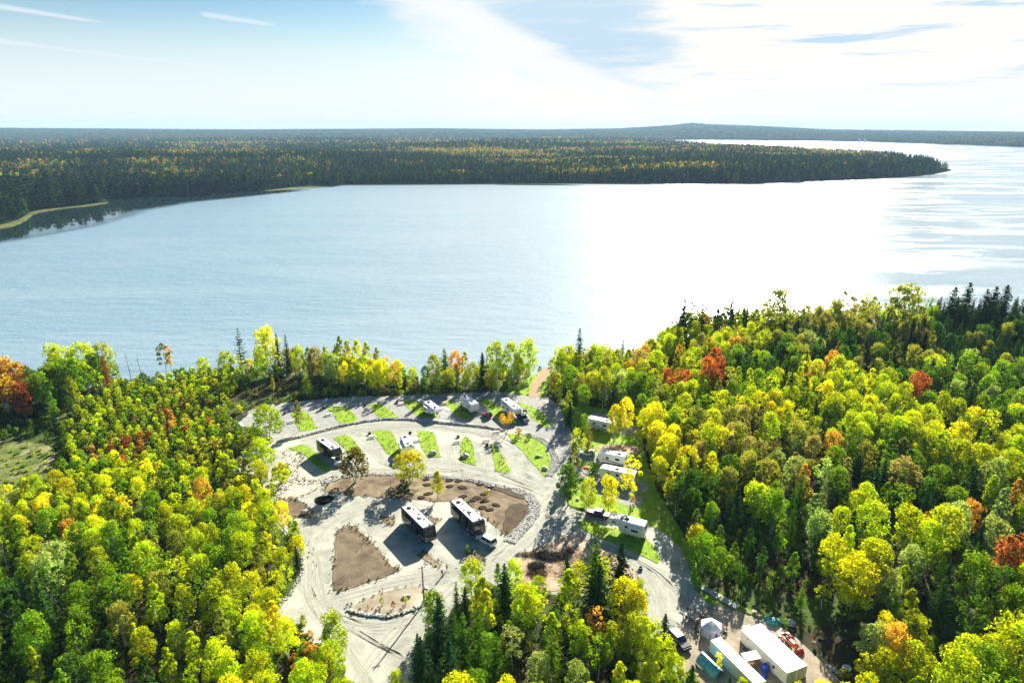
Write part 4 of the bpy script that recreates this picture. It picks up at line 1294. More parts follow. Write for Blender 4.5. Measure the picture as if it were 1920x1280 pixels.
for t_ in TREES:
    occupy(t_['x'], t_['y'], 4.2 if t_['h'] > 6 else 2.5)
UNDER = []
n_try = 60000
XY = np.stack([RNG.uniform(-260, 345, n_try), RNG.uniform(84, 352, n_try)], 1)
SHY_ALL = shore_y(XY[:, 0])
for (x, y), sy in zip(XY, SHY_ALL):
    if y > sy + 1:
        continue
    gx, gy = project(x, y, 0)
    if gx < -90 or gx > 2010 or gy > 1480:
        continue
    in_grove = inside(gx, gy, GROVE_PX)
    if not in_grove and any(inside(gx, gy, p) for p in OPEN_AREAS):
        continue
    cx, cy = project(x, y, 6)
    q = ((ZA[:, 0] - cx) / ZA[:, 2]) ** 2 + ((ZA[:, 1] - cy) / ZA[:, 3]) ** 2 + RNG.normal(0, .25, len(ZA))
    if in_grove:
        q[:-3] += 50
    else:
        q[-3:] += 50
    zn = ZL[int(np.argmin(q))]
    h = zn[4] * RNG.uniform(.72, 1.15) * (.9 if cx < 600 else 1.0)
    sp = zn[5] * RNG.uniform(.68, .98) * (.88 if cx < 600 else 1.0)
    if in_grove:                                   # small trees only close to the gravel
        sp = max(sp, 4.2)
    if near_any(x, y, sp):
        if len(UNDER) < 9000 and RNG.random() < .25:
            UNDER.append((x, y, zn))
        continue
    occupy(x, y, sp)
    w = np.array([k[1] for k in zn[6]])
    code = zn[6][int(RNG.choice(len(w), p=w / w.sum()))][0]
    if code == 'O' and RNG.random() < .45:
        code = 'YG'
    if code == 'Y' and cx < 600 and RNG.random() < .4:
        code = 'YG'
    elif code == 'YG' and cx < 600 and RNG.random() < .15:
        code = 'G'
    if cx > 1200 and code in ('G', 'OL', 'DG', 'PG') and RNG.random() < .17:
        code = str(RNG.choice(['SP', 'LA']))
    if code == 'SP':
        fam = 'spruce'
    elif code == 'LA':
        fam = 'larch'
    elif h < (7.6 if cx < 480 else 6.2):
        fam = 'bush'
    else:
        fam = str(RNG.choice(['round', 'cluster', 'poplar', 'airy'], p=[.38, .24, .28, .10]))
    if code == 'DG' and RNG.random() < .3 and h > 6:
        fam = 'spruce'
    wide = {'round': 1.0, 'cluster': 1.0, 'poplar': 1.05}.get(fam, 1.0) * RNG.uniform(.88, 1.12)
    add_tree(float(x), float(y), float(h), fam, code, float(wide))

# ---------------------------------------------------------------- which trees become objects of their own
for t_ in TREES:
    t_['px'], t_['py'] = project(t_['x'], t_['y'], t_['h'] * .6)
    t_['size'] = t_['h'] / math.hypot(t_['x'], t_['y'])
    t_['bigness'] = t_['size'] * (1 if -20 < t_['px'] < 1940 and t_['py'] < 1300 else .02) + (9 if t_['own'] else 0)
    t_['class'] = 'spruce_tree' if t_['fam'] in CONIFER else ('shrub' if t_['fam'] == 'bush' else 'broadleaf_tree')
SINGLE, REST = [], []
for cl, cap in (('broadleaf_tree', 320), ('spruce_tree', 310), ('shrub', 310)):
    L_ = sorted([t_ for t_ in TREES if t_['class'] == cl], key=lambda q_: -q_['bigness'])
    SINGLE += L_[:cap]
    REST += L_[cap:]
print('TREES', len(TREES), 'single', len(SINGLE), 'rest', len(REST), {c_: sum(t_['class'] == c_ for t_ in TREES) for c_ in ('broadleaf_tree', 'spruce_tree', 'shrub')})

LAND = [('the bottom left photo corner', 0, 1280), ('the left edge of the photo', 0, 1080), ('the clearing at the left edge', 40, 880), ('the two bare snags', 255, 660), ('the west end of the upper road', 440, 790),
        ('the dark slope', 520, 720), ('the dark toy hauler', 618, 850), ('the pale rock bank', 540, 900), ('the oval peat heap', 608, 937), ('the bare soil triangle', 630, 1108),
        ('the utility pole', 795, 1131), ('the dirt path to the lake', 1015, 710), ('the topmost trailer on the right', 1125, 800), ('the long white trailer', 1160, 895), ('the old brown pickup', 1180, 990),
        ('the hexagonal tent', 1332, 1185), ('the small red digger', 1070, 1035), ('the orange tractor', 1480, 1205), ('the tall right shore pines', 1320, 640), ('the lone crimson tree', 1715, 770),
        ('the lone orange tree', 1555, 875), ('the deep red maple', 1880, 1120), ('the bottom right photo corner', 1920, 1280), ('the right end of the shore', 1920, 600),
        ('the bottom of the grove', 1000, 1280), ('the tall feathery larch', 1492, 980), ('the right edge of the photo', 1920, 820), ('the golden tree by the road', 745, 735)]
LANDW = [(n_, at(x_, y_)) for n_, x_, y_ in LAND]
ORD = ['nearest', 'second nearest', 'third nearest', 'fourth nearest', 'fifth nearest', 'sixth nearest', 'seventh nearest', 'eighth nearest', 'ninth nearest', 'tenth nearest', 'eleventh nearest', 'twelfth nearest', 'thirteenth nearest', 'fourteenth nearest', 'fifteenth nearest', 'sixteenth nearest', 'seventeenth nearest', 'eighteenth nearest', 'nineteenth nearest', 'twentieth nearest']
KINDW = {'spruce_tree': 'conifer', 'shrub': 'bush', 'broadleaf_tree': 'leafy tree'}
for t_ in SINGLE:
    d = [(p.x - t_['x']) ** 2 + (p.y - t_['y']) ** 2 for _, p in LANDW]
    t_['lm'] = int(np.argmin(d))
    t_['ld'] = min(d)
buckets = {}
for t_ in SINGLE:
    if not t_['own']:
        buckets.setdefault((t_['lm'], t_['class'], t_['code']), []).append(t_)
for (lm, cl, code), L_ in buckets.items():
    L_.sort(key=lambda q_: q_['ld'])
    for i, t_ in enumerate(L_):
        t_['label'] = f"{COLOUR_WORD[code]} {KINDW[cl]}, {ORD[i] if i < len(ORD) else str(i + 1) + 'th nearest'} such to {LANDW[lm][0]}"


def wood_group(t_):
    if inside(*project(t_['x'], t_['y'], 0), GROVE_PX):
        return 'trees of the grove south of the main road'
    if t_['class'] == 'shrub':
        return 'bushes and saplings around the campground'
    if shore_y(t_['x']) - t_['y'] < 28:
        return 'trees along the lakeshore'
    return 'trees of the left wood' if t_['px'] < 760 else 'trees of the right wood'


CAT = {'spruce_tree': 'conifer', 'shrub': 'shrub', 'broadleaf_tree': 'tree'}
PARTS_OF = {}
for t_ in SINGLE:
    crown, trunk, ph = PROTO[t_['key']]
    s = t_['h'] / ph
    e = empty(t_['class'], (t_['x'], t_['y'], t_['z'] + .06), t_['rot'])
    e.scale = (s * t_['wide'], s * t_['wide'], s)
    tag(e, t_['own'] or t_['label'], CAT[t_['class']], wood_group(t_))
    cr = link(bpy.data.objects.new('foliage' if t_['class'] == 'shrub' else 'crown', crown), e)
    cr.color = (*t_['tint'], 1)
    tr = link(bpy.data.objects.new('stem' if t_['class'] == 'shrub' else 'trunk', trunk), e)
    PARTS_OF.setdefault(t_['key'], (cr, tr))


# ---------------------------------------------------------------- masses of trees nobody could count
def scatter(name, pts, protos, label, cat):
    """pts: list of (x, y, z, proto index, rotation, sx, sz, tint); protos: list of lists of objects. One object, geometry nodes."""
    n = len(pts)
    me = bpy.data.meshes.new(name)
    me.vertices.add(n)
    me.vertices.foreach_set('co', np.array([p[:3] for p in pts], dtype=np.float32).ravel())

    def attr(nm, typ, arr, field):
        a = me.attributes.new(nm, typ, 'POINT')
        a.data.foreach_set(field, np.array(arr, dtype=np.int32 if typ == 'INT' else np.float32).ravel())
    attr('which', 'INT', [p[3] for p in pts], 'value')
    attr('turn', 'FLOAT_VECTOR', [(0, 0, p[4]) for p in pts], 'vector')
    attr('size', 'FLOAT_VECTOR', [(p[5], p[5], p[6]) for p in pts], 'vector')
    attr('tint', 'FLOAT_COLOR', [(*p[7], 1) for p in pts], 'color')
    o = link(bpy.data.objects.new(name, me))
    ng = bpy.data.node_groups.new(name, 'GeometryNodeTree')
    ng.interface.new_socket('Geometry', in_out='INPUT', socket_type='NodeSocketGeometry')
    ng.interface.new_socket('Geometry', in_out='OUTPUT', socket_type='NodeSocketGeometry')
    N = NT(ng)
    gi, go = N.new('NodeGroupInput'), N.new('NodeGroupOutput')

    def named(nm, typ):
        a = N.new('GeometryNodeInputNamedAttribute', data_type=typ)
        a.inputs[0].default_value = nm
        return a.outputs[0]
    which, turn, size = named('which', 'INT'), named('turn', 'FLOAT_VECTOR'), named('size', 'FLOAT_VECTOR')
    join = N.new('GeometryNodeJoinGeometry')
    for k, objs in enumerate(protos):
        cmp_ = N.new('FunctionNodeCompare', data_type='INT', operation='EQUAL')
        ng.links.new(which, cmp_.inputs[2])
        cmp_.inputs[3].default_value = k
        iop = N.new('GeometryNodeInstanceOnPoints')
        ng.links.new(gi.outputs[0], iop.inputs['Points'])
        ng.links.new(cmp_.outputs[0], iop.inputs['Selection'])
        jj = N.new('GeometryNodeJoinGeometry')
        for ob in objs:
            oi = N.new('GeometryNodeObjectInfo', transform_space='ORIGINAL')
            oi.inputs[0].default_value = ob
            src = oi.outputs['Geometry']
            mname = ob.data.materials[0].name
            if mname in ('foliage', 'needles'):
                sm = N.new('GeometryNodeSetMaterial')
                sm.inputs['Material'].default_value = MATS[mname + '_stuff']
                ng.links.new(src, sm.inputs[0])
                src = sm.outputs[0]
            ng.links.new(src, jj.inputs[0])
        ng.links.new(jj.outputs[0], iop.inputs['Instance'])
        r2e = N.new('FunctionNodeEulerToRotation')
        ng.links.new(turn, r2e.inputs[0])
        ng.links.new(r2e.outputs[0], iop.inputs['Rotation'])
        ng.links.new(size, iop.inputs['Scale'])
        ng.links.new(iop.outputs[0], join.inputs[0])
    ng.links.new(join.outputs[0], go.inputs[0])
    md = o.modifiers.new('scatter', 'NODES')
    md.node_group = ng
    return tag(o, label, cat, kind='stuff')


def hidden_source(name, me):
    o = bpy.data.objects.new(name, me)
    o.use_fake_user = True
    return o


KEYS = sorted(PROTO)
SRC = {}
for k in KEYS:
    SRC[k] = list(PARTS_OF[k]) if k in PARTS_OF else [hidden_source('crown', PROTO[k][0]), hidden_source('trunk', PROTO[k][1])]
pts = []
for t_ in REST:
    s = t_['h'] / PROTO[t_['key']][2]
    pts.append((t_['x'], t_['y'], t_['z'], KEYS.index(t_['key']), t_['rot'], s * t_['wide'], s, t_['tint']))
scatter('forest', pts, [SRC[k] for k in KEYS], 'dense mixed autumn wood filling the near shore behind the larger trees', 'forest')
# undergrowth
pts = []
for x, y, zn in UNDER:
    w = np.array([k[1] for k in zn[6]])
    code = zn[6][int(RNG.choice(len(w), p=w / w.sum()))][0]
    code = {'SP': 'DG', 'LA': 'G', 'R': 'TN'}.get(code, code)
    if RNG.random() < .55:
        code = random.choice(['DG', 'G', 'OL'])
    s = RNG.uniform(.2, .62)
    pts.append((x, y, z_ground(x, y), 0 if RNG.random() < .5 else 1, RNG.random() * 6.28, s * 1.5, s, tint_of(code)))
for poly, n, smin, smax, codes in (([(-100, 840), (-100, 980), (40, 935), (90, 905), (112, 860), (90, 830)], 420, .1, .42, 'YG OL PG YG G'), ([(430, 788), (470, 760), (600, 742), (640, 740), (700, 700), (500, 700), (445, 722)], 420, .1, .42, 'OL TN DG DG TN'),
                                   ([(545, 1190), (570, 1180), (605, 1215), (640, 1260), (650, 1345), (560, 1300), (545, 1240)], 200, .15, .5, 'OL O G DG TN'),
                                   ([(940, 738), (985, 700), (1000, 695), (996, 735)], 30, .1, .3, 'G YG'), ([(1490, 1180), (1640, 1150), (1668, 1200), (1600, 1262)], 60, .06, .16, 'DG G'),
                                   ([(640, 742), (940, 735), (990, 690), (640, 695)], 420, .12, .4, 'OL TN DG G YG')):
    xs, ys = [p[0] for p in poly], [p[1] for p in poly]
    for _ in range(n):
        a, b = random.uniform(min(xs), max(xs)), random.uniform(min(ys), max(ys))
        if inside(a, b, poly):
            p = at(a, b)
            s = random.uniform(smin, smax)
            pts.append((p.x, p.y, z_ground(p.x, p.y), random.randint(0, 1), random.random() * 6.28, s * 1.6, s, tint_of(random.choice(codes.split()))))
for poly, m_, z_, j_ in SOILS:
    if m_ == 'yard_dirt' and z_ < .1:
        continue
    for a0, b0 in zip(poly, poly[1:] + poly[:1]):
        for _ in range(5):
            f_ = random.random()
            p = at(a0[0] + (b0[0] - a0[0]) * f_, a0[1] + (b0[1] - a0[1]) * f_)
            s = random.uniform(.03, .11)
            pts.append((p.x + random.gauss(0, .5), p.y + random.gauss(0, .5), .08, random.randint(0, 1), random.random() * 6.28, s * 2.2, s, tint_of(random.choice(['DG', 'OL', 'TN', 'G', 'BR']))))
for nm, poly in ISLANDS.items():
    xs, ys = [p[0] for p in poly], [p[1] for p in poly]
    for _ in range(90):
        a, b = random.uniform(min(xs), max(xs)), random.uniform(min(ys), max(ys))
        if inside(a, b, poly):
            p = at(a, b)
            s = random.uniform(.03, .085)
            pts.append((p.x, p.y, .1, random.randint(0, 1), random.random() * 6.28, s * 2, s, tint_of(random.choice(['DG', 'G', 'G', 'YG', 'OL', 'TN']))))
scatter('undergrowth', pts, [SRC['bush0'][:1], SRC['bush1'][:1]], 'low bushes and saplings on the forest floor', 'undergrowth')

# far wood on the peninsula and the hills: low cost trees
far_b = hidden_source('far_crown', broad_crown('far_crown', 11, 3.9, .5, 9, 110, 1.7))
far_b2 = hidden_source('far_crown', broad_crown('far_crown', 11, 3.6, .5, 7, 90, 1.7))
far_s = hidden_source('far_spire', spruce_crown('far_spire', 14, 2.9, .5, 7, 2.0, 0, .25, 5))
n = 400000
U = RNG.random(n)
D = 640 * np.exp(U * math.log(5600 / 640))
A = RNG.uniform(R(-40), R(38), n)
X, Y = D * np.sin(A), D * np.cos(A)
okk = poly_inside(X, Y, PEN) & (poly_dist(X, Y, PEN) > 4)
mk = np.array([at(x, y, WATER_Z)[:2] for x, y in MARSH])
okk &= ~(poly_inside(X, Y, mk))
okk &= RNG.random(n) < np.interp(D, [700, 1300, 2500, 5600], [1.0, 1.0, .85, .5])
X, Y, D = X[okk], Y[okk], D[okk]
if len(X) > 62000:
    X, Y, D = X[:62000], Y[:62000], D[:62000]
Z = pen_z(X, Y)
dist_sh = poly_dist(X, Y, PEN)
col_n = vnoise(X, Y, 60, 5) * .75 + vnoise(X, Y, 230, 8) * .8 + .25 + RNG.normal(0, .4, len(X)) - .9 * (poly_dist(X, Y, PEN) < 90)  # last term darkens trees by the shore: shaded front put into their tint
pts = []
for x, y, z, dd, c, ds in zip(X, Y, Z, D, col_n, dist_sh):
    s = RNG.uniform(.7, 1.25) * (1 + max(0, dd - 1300) / 6000)
    if x < -250 and y < 1250:
        s *= 1.75
        c -= .8 * (ds < 200)
    if c > .85 and ds > 60:
        code, k = random.choice(['O', 'O', 'O', 'R', 'TN', 'YG']), 0
    elif c > .42 and ds > 30:
        code, k = random.choice(['OL', 'TN', 'G', 'OL', 'G', 'YG']), 1
    else:
        code, k = random.choice(['SP', 'SP', 'DG', 'DG', 'G']), 2
    tt = tint_of(code)
    g_ = {0: .85, 1: .34, 2: .33}[k]
    tt = (tt[0] * g_ * .8, tt[1] * g_, min(.9, tt[2] * g_ + .012))
    if k == 2 and RNG.random() < .35:
        k = 1
    pts.append((x, y, z - 1.0, k, RNG.random() * 6.28, s * (1.25 if k < 2 else 1.6), s * (1.0 if k < 2 else .95), tt))
scatter('far_forest', pts, [[far_b], [far_b2], [far_s]], 'dark evergreen and autumn forest covering the peninsula across the lake', 'forest')
# hill woods
n = 60000
A = RNG.uniform(R(-39), R(39), n)
D = 5000 + 8200 * RNG.random(n) ** 1.3
X, Y = D * np.sin(A), D * np.cos(A)
Z = hill_z(X, Y)
okk = Z > WATER_Z + 4
X, Y, Z = X[okk][:26000], Y[okk][:26000], Z[okk][:26000]
cn = vnoise(X, Y, 600, 5) + RNG.normal(0, .6, len(X))
pts = []
for x, y, z, c in zip(X, Y, Z, cn):
    code = random.choice(['O', 'TN', 'R', 'OL']) if c > .8 else random.choice(['G', 'OL', 'DG', 'DG', 'G', 'SP'])
    s = RNG.uniform(1.0, 1.8)
    pts.append((x, y, z - 3, 0, RNG.random() * 6.28, s * 5.0, s * 1.1, tuple(v * .3 for v in tint_of(code))))
scatter('hill_forest', pts, [[far_b]], 'distant hazy forest covering the low hills on the horizon', 'forest')

# two bare snags on the shore
for (bx, by, ty, lb) in ((247, 704, 628, 'taller of two dead grey snags on the left shore'), (268, 706, 640, 'shorter forked dead snag on the left shore')):
    p = at(bx, by)
    h = 3
    while project(p.x, p.y, h)[1] > ty:
        h += .2
    rg = random.Random(bx)
    e = empty('dead_tree', (p.x, p.y, z_ground(p.x, p.y)))
    tag(e, lb, 'dead tree')
    mb = MB()
    top = Vector((-1.2, 0, h))
    mb.tube((0, 0, -.2), top * .6, .16, .1, 6)
    mb.tube(top * .6, top, .1, .03, 6)
    mb.build('trunk', 'bark', e)
    for k in range(9):
        t = rg.uniform(.4, .95)
        a = rg.random() * 6.28
        L = (1.2 - t) * 3.2
        mb = MB()
        q = top * t
        m_ = q + Vector((math.cos(a) * L * .6, math.sin(a) * L * .6, L * .35))
        mb.tube(q, m_, .05, .035, 4)
        mb.tube(m_, m_ + Vector((math.cos(a) * L * .4, math.sin(a) * L * .4, L * .5)), .035, .01, 4)
        mb.build('branch', 'bark', e)
# ================================================================ vehicles
def place(e, rear, front, z, grow=1.0):
    """put the thing's origin under the middle of its roof line and turn +X to the front"""
    a, b = at(*rear, z), at(*front, z)
    c = (a + b) / 2
    d = b - a
    e.location = (c.x, c.y, .10)
    e.rotation_euler = (0, 0, math.atan2(d.y, d.x))
    e.scale = (grow, grow, grow)
    return d.length


def wheel(par, x, y, r=.38, w=.26, dual=False):
    mb = MB()
    prof = [(r * .62, -w / 2), (r * .92, -w / 2), (r, -w * .32), (r, w * .32), (r * .92, w / 2), (r * .62, w / 2)]
    n = 16
    vs = [(q * math.cos(6.2832 * k / n), yy, q * math.sin(6.2832 * k / n)) for k in range(n) for q, yy in prof]
    m = len(prof)
    fs = [(k * m + j, k * m + (j + 1) % m, ((k + 1) % n) * m + (j + 1) % m, ((k + 1) % n) * m + j) for k in range(n) for j in range(m)]
    mb.add(vs, fs)
    o = mb.build('wheel', 'rubber', par, loc=(x, y, r))
    mb = MB()
    mb.tube((0, -w * .42, 0), (0, w * .42, 0), r * .64, r * .64, 12)
    mb.tube((0, -w * .52, 0), (0, w * .52, 0), r * .2, r * .2, 8)
    mb.build('rim', 'silver', o)
    return o


def pane(par, name, c, s, material, bevel=.0):
    mb = MB()
    mb.box((0, 0, 0), s)
    return mb.build(name, material, par, bevel=bevel, loc=c)


def rv(label, group, rear, front, L, W=2.5, H=3.3, style='trailer', sides='white_paint', lower='white_paint', graphic='grey_paint', slides=(), roof_extra=3, z0=.62, nwin=3, awning=True, cap='white_paint'):
    e = empty({'trailer': 'travel_trailer', 'fifth': 'fifth_wheel_trailer', 'motor': 'motorhome'}[style], (0, 0, 0))
    place(e, rear, front, H * 1.16, 1.16)
    tag(e, label, {'trailer': 'trailer', 'fifth': 'trailer', 'motor': 'motorhome'}[style], group)
    x0, x1 = -L / 2, L / 2
    if style == 'trailer':
        prof = [(x0, z0 + .25), (x0 + .25, z0), (x1 - .7, z0), (x1 - .1, z0 + .9), (x1, z0 + 1.5), (x1 - .25, H - .25), (x1 - .7, H), (x0 + .1, H), (x0, H - .12)]
    elif style == 'fifth':
        prof = [(x0, z0 + .25), (x0 + .25, z0), (x1 - 3.0, z0), (x1 - 2.7, z0 + .25), (x1 - 2.6, 1.75), (x1 - .6, 1.75), (x1 - .15, 2.1), (x1, 2.5), (x1 - .3, H - .3), (x1 - .9, H), (x0 + .1, H), (x0, H - .12)]
    else:
        prof = [(x0, z0 + .1), (x0 + .2, z0 - .2), (x1 - .3, z0 - .2), (x1 - .05, z0), (x1, z0 + .7), (x1 - .12, z0 + 1.6), (x1 - .45, H - .15), (x1 - .7, H), (x0 + .1, H), (x0, H - .12)]
    mb = MB()
    mb.prism(prof, -W / 2, W / 2)
    mb.build('body', sides, e, bevel=.06)
    xr1 = x1 - (.95 if style != 'fifth' else 1.1)
    pane(e, 'roof', ((x0 + xr1) / 2 + .05, 0, H + .035), (xr1 - x0 - .25, W - (.35 if sides != 'white_paint' else .12), .05), 'roof_white', .02)
    if sides != 'white_paint':
        for s in (-1, 1):
            pane(e, 'roof_rail', ((x0 + xr1) / 2, s * (W / 2 - .07), H + .05), (xr1 - x0 - .1, .09, .07), sides)
    rg = random.Random(len(label))
    # roof fittings
    for k in range(roof_extra):
        fx = x0 + (k + .6) * (xr1 - x0) / roof_extra * .95
        if k % 2 == 0:
            mb = MB()
            mb.box((0, 0, .15), (.95, .72, .26), top=(.8, .8))
            mb.box((0, 0, .03), (1.05, .8, .06))
            mb.build('air_conditioner', 'plastic_black' if k == 0 else 'grey_paint', e, loc=(fx, rg.uniform(-.1, .1), H + .06), bevel=.03)
        v = pane(e, 'roof_vent', (fx + 1.1, rg.choice((-.5, .5)), H + .12), (.40, .40, .14), 'plastic_black', .03)
    mb = MB()
    mb.tube((x0 + .8, -.7, H + .05), (x0 + .8, -.7, H + .28), .06, .06, 8)
    mb.build('vent_pipe', 'grey_paint', e)
    # sides
    bx1 = x1 - (3.1 if style == 'fifth' else (1.4 if style == 'motor' else 1.0))
    for s in (-1, 1):
        for k in range(nwin):
            t = (k + .55) / nwin
            wxp = x0 + .6 + t * (bx1 - x0 - 1.0)
            wl = (1.15, .75, .95)[k % 3]
            w = pane(e, 'window', (wxp, s * (W / 2 + .012), z0 + 1.55), (wl, .05, .62), 'plastic_black', .015)
            pane(w, 'pane', (0, s * .022, 0), (wl - .1, .03, .52), 'glass')
        # swooping graphics
        mb = MB()
        yy = s * (W / 2 + .008)
        a = [(x0 + .4, z0 + .55), (x0 + L * .35, z0 + .75), (bx1 - .4, z0 + 1.15), (bx1 - .3, z0 + 1.02), (x0 + L * .4, z0 + .5), (x0 + .4, z0 + .38)]
        mb.prism(a, yy - .012, yy + .012)
        mb.build('stripe', graphic, e)
        pane(e, 'skirt', ((x0 + bx1) / 2, s * (W / 2 + .01), z0 + .12), (bx1 - x0 - .6, .03, .28), graphic)
        if style == 'fifth':
            w = pane(e, 'window', (x1 - 1.6, s * (W / 2 + .012), 2.6), (.8, .05, .4), 'plastic_black', .015)
            pane(w, 'pane', (0, s * .022, 0), (.7, .03, .3), 'glass')
    d = pane(e, 'door', (bx1 - .7, -(W / 2 + .02), z0 + 1.05), (.68, .05, 1.85), lower, .015)
    pane(d, 'pane', (0, -.03, .45), (.34, .02, .6), 'glass')
    pane(d, 'handle', (.25, -.04, -.05), (.05, .05, .14), 'plastic_black')
    mb = MB()
    for k in range(2):
        mb.box((0, -.2 - .24 * k, .5 - .22 * k), (.62, .26, .05))
        mb.box((-.28, -.2 - .24 * k, .38 - .22 * k), (.04, .04, .22))
        mb.box((.28, -.2 - .24 * k, .38 - .22 * k), (.04, .04, .22))
    mb.build('step', 'silver', e, loc=(bx1 - .7, -W / 2 + .02, 0))
    if awning:
        mb = MB()
        mb.tube((x0 + 1.2, -(W / 2 + .1), H - .18), (bx1 - .1, -(W / 2 + .1), H - .18), .085, .085, 8)
        for xx in (x0 + 1.2, bx1 - .1):
            mb.box((xx, -(W / 2 + .06), H - 1.0), (.06, .06, 1.6))
        mb.build('awning', 'grey_paint' if sides == 'white_paint' else 'plastic_black', e)
    # ends
    w = pane(e, 'window', (x0 - .012, 0, z0 + 1.65), (.05, 1.3, .7), 'plastic_black', .015)
    pane(w, 'pane', (-.022, 0, 0), (.03, 1.18, .58), 'glass')
    pane(e, 'bumper', (x0 - .12, 0, z0 - .08), (.18, W - .3, .14), 'plastic_black', .02)
    for s in (-1, 1):
        pane(e, 'tail_light', (x0 - .015, s * (W / 2 - .2), z0 + .75), (.05, .12, .4), 'tail_lens')
    mb = MB()
    mb.tube((x0 - .1, .85, z0 + .3), (x0 - .1, .85, H), .025, .025, 6)
    mb.tube((x0 - .1, 1.15, z0 + .3), (x0 - .1, 1.15, H), .025, .025, 6)
    for k in range(7):
        mb.tube((x0 - .1, .85, z0 + .5 + k * .36), (x0 - .1, 1.15, z0 + .5 + k * .36), .018, .018, 6)
    mb.build('ladder', 'silver', e)
    if style == 'motor':
        mb = MB()
        xs = x1 - .06
        mb.add([(x1 - .02, -W / 2 + .12, z0 + .95), (x1 - .02, W / 2 - .12, z0 + .95), (x1 - .33, W / 2 - .14, H - .45), (x1 - .33, -W / 2 + .14, H - .45),
                (x1 + .04, -W / 2 + .12, z0 + .95), (x1 + .04, W / 2 - .12, z0 + .95), (x1 - .25, W / 2 - .14, H - .45), (x1 - .25, -W / 2 + .14, H - .45)],
               [(0, 1, 2, 3), (4, 7, 6, 5), (0, 4, 5, 1), (1, 5, 6, 2), (2, 6, 7, 3), (3, 7, 4, 0)])
        mb.build('windscreen', 'glass', e)
        for s in (-1, 1):
            pane(e, 'headlight', (x1 + .01, s * (W / 2 - .3), z0 + .35), (.08, .42, .16), 'lamp_lens', .02)
            mb = MB()
            mb.box((0, 0, 0), (.18, .12, .4))
            mb.tube((0, -s * .2, .15), (0, 0, .1), .02, .02, 6)
            mb.build('mirror', 'plastic_black', e, loc=(x1 - .15, s * (W / 2 + .22), z0 + 1.5), bevel=.03)
        pane(e, 'grille', (x1 + .005, 0, z0 + .25), (.06, 1.2, .35), 'plastic_black', .02)
        for s in (-1, 1):
            mb = MB()
            yy = s * (W / 2 + .015)
            mb.prism([(x1 - 3.6, z0 + .1), (x1 - 2.2, z0 + .85), (x1 - .4, z0 + .95), (x1 - .3, z0 + .7), (x1 - 2.0, z0 + .5), (x1 - 3.2, z0 - .05)], yy - .014, yy + .014)
            mb.build('graphic', 'silver', e)
        wx_ = [x0 + 2.4, x0 + 3.3, x1 - 1.9]
        wr = .48
    elif style == 'fifth':
        wx_ = [x0 + L * .32, x0 + L * .32 + .9]
        wr = .39
        mb = MB()
        mb.box((x1 - .9, 0, 1.5), (.5, .6, .6))
        mb.tube((x1 - .9, 0, 1.2), (x1 - .9, 0, .95), .08)
        mb.build('hitch', 'plastic_black', e)
    else:
        wx_ = [x0 + L * .42, x0 + L * .42 + .85]
        wr = .36
        mb = MB()
        for s in (-1, 1):
            mb.tube((x1 - .9, s * .8, z0 - .02), (x1 + .95, 0, z0 - .06), .05, .05, 6)
        mb.tube((x1 + .6, 0, .05), (x1 + .6, 0, z0 + .35), .05, .05, 6)
        mb.box((x1 + .25, 0, z0 + .22), (.35, .7, .42))
        mb.build('hitch', 'plastic_black', e)
    for xx in wx_:
        for s in (-1, 1):
            wheel(e, xx, s * (W / 2 - .18), wr)
    # slide outs: (x centre, side, length, depth, height, z)
    for (sx, s, sl, sd, sh, sz) in slides:
        so = pane(e, 'slide_out', (sx, s * (W / 2 + sd / 2 - .02), sz + sh / 2), (sl, sd, sh), lower, .04)
        pane(so, 'roof', (0, s * .02, sh / 2 + .02), (sl + .04, sd - .02, .05), 'roof_white' if sides == 'white_paint' else 'dark_graphic')
        w = pane(so, 'window', (0, s * (sd / 2 + .012), .15), (sl * .5, .05, .55), 'plastic_black')
        pane(w, 'pane', (0, s * .022, 0), (sl * .5 - .1, .03, .45), 'glass')
    for xx in (x0 + .5, x1 - 1.3):
        for s in (-1, 1):
            if style != 'motor':
                mb = MB()
                mb.tube((xx, s * .9, .0), (xx, s * .9, z0 + .1), .04, .04, 6)
                mb.box((xx, s * .9, .02), (.25, .25, .04))
                mb.build('jack', 'plastic_black', e)
    return e


G_RV = 'camping trailers parked on the gravel bays'
rv('dark toy hauler trailer with white roof at the west end of the middle row', G_RV, (598, 820), (636, 846), 9.6, 2.55, 3.6, 'fifth', 'black_paint', 'black_paint', 'dark_graphic', [(-1.0, -1, 3.0, .6, 1.6, 1.3)], 3, nwin=3)
rv('small white trailer with two boxy slide outs behind the golden tree', G_RV, (758, 815), (769, 839), 7.4, 2.45, 3.2, 'trailer', 'white_paint', 'white_paint', 'grey_paint', [(-.9, -1, 2.0, .95, 1.7, .95), (1.9, -1, 1.9, 1.1, 1.7, .95)], 3, nwin=2)
rv('westernmost white trailer of the upper row with a low rear pod', G_RV, (796, 749), (826, 771), 8.0, 2.45, 3.0, 'fifth', 'white_paint', 'white_paint', 'grey_paint', [(-.8, -1, 2.4, .9, 1.7, .9)], 3, nwin=3)
rv('white trailer with a black edged end wall in the middle of the upper row', G_RV, (868, 740), (893, 759), 8.6, 2.5, 3.4, 'trailer', 'white_paint', 'white_paint', 'dark_graphic', [(-.4, -1, 2.6, .5, 1.5, 1.2)], 3, nwin=3)
rv('tall white trailer hitched to the black pickup at the east end of the upper row', G_RV, (944, 745), (973, 769), 9.8, 2.5, 3.6, 'fifth', 'white_paint', 'white_paint', 'grey_paint', [(-1.6, -1, 3.0, .6, 1.7, 1.2)], 3, nwin=3)
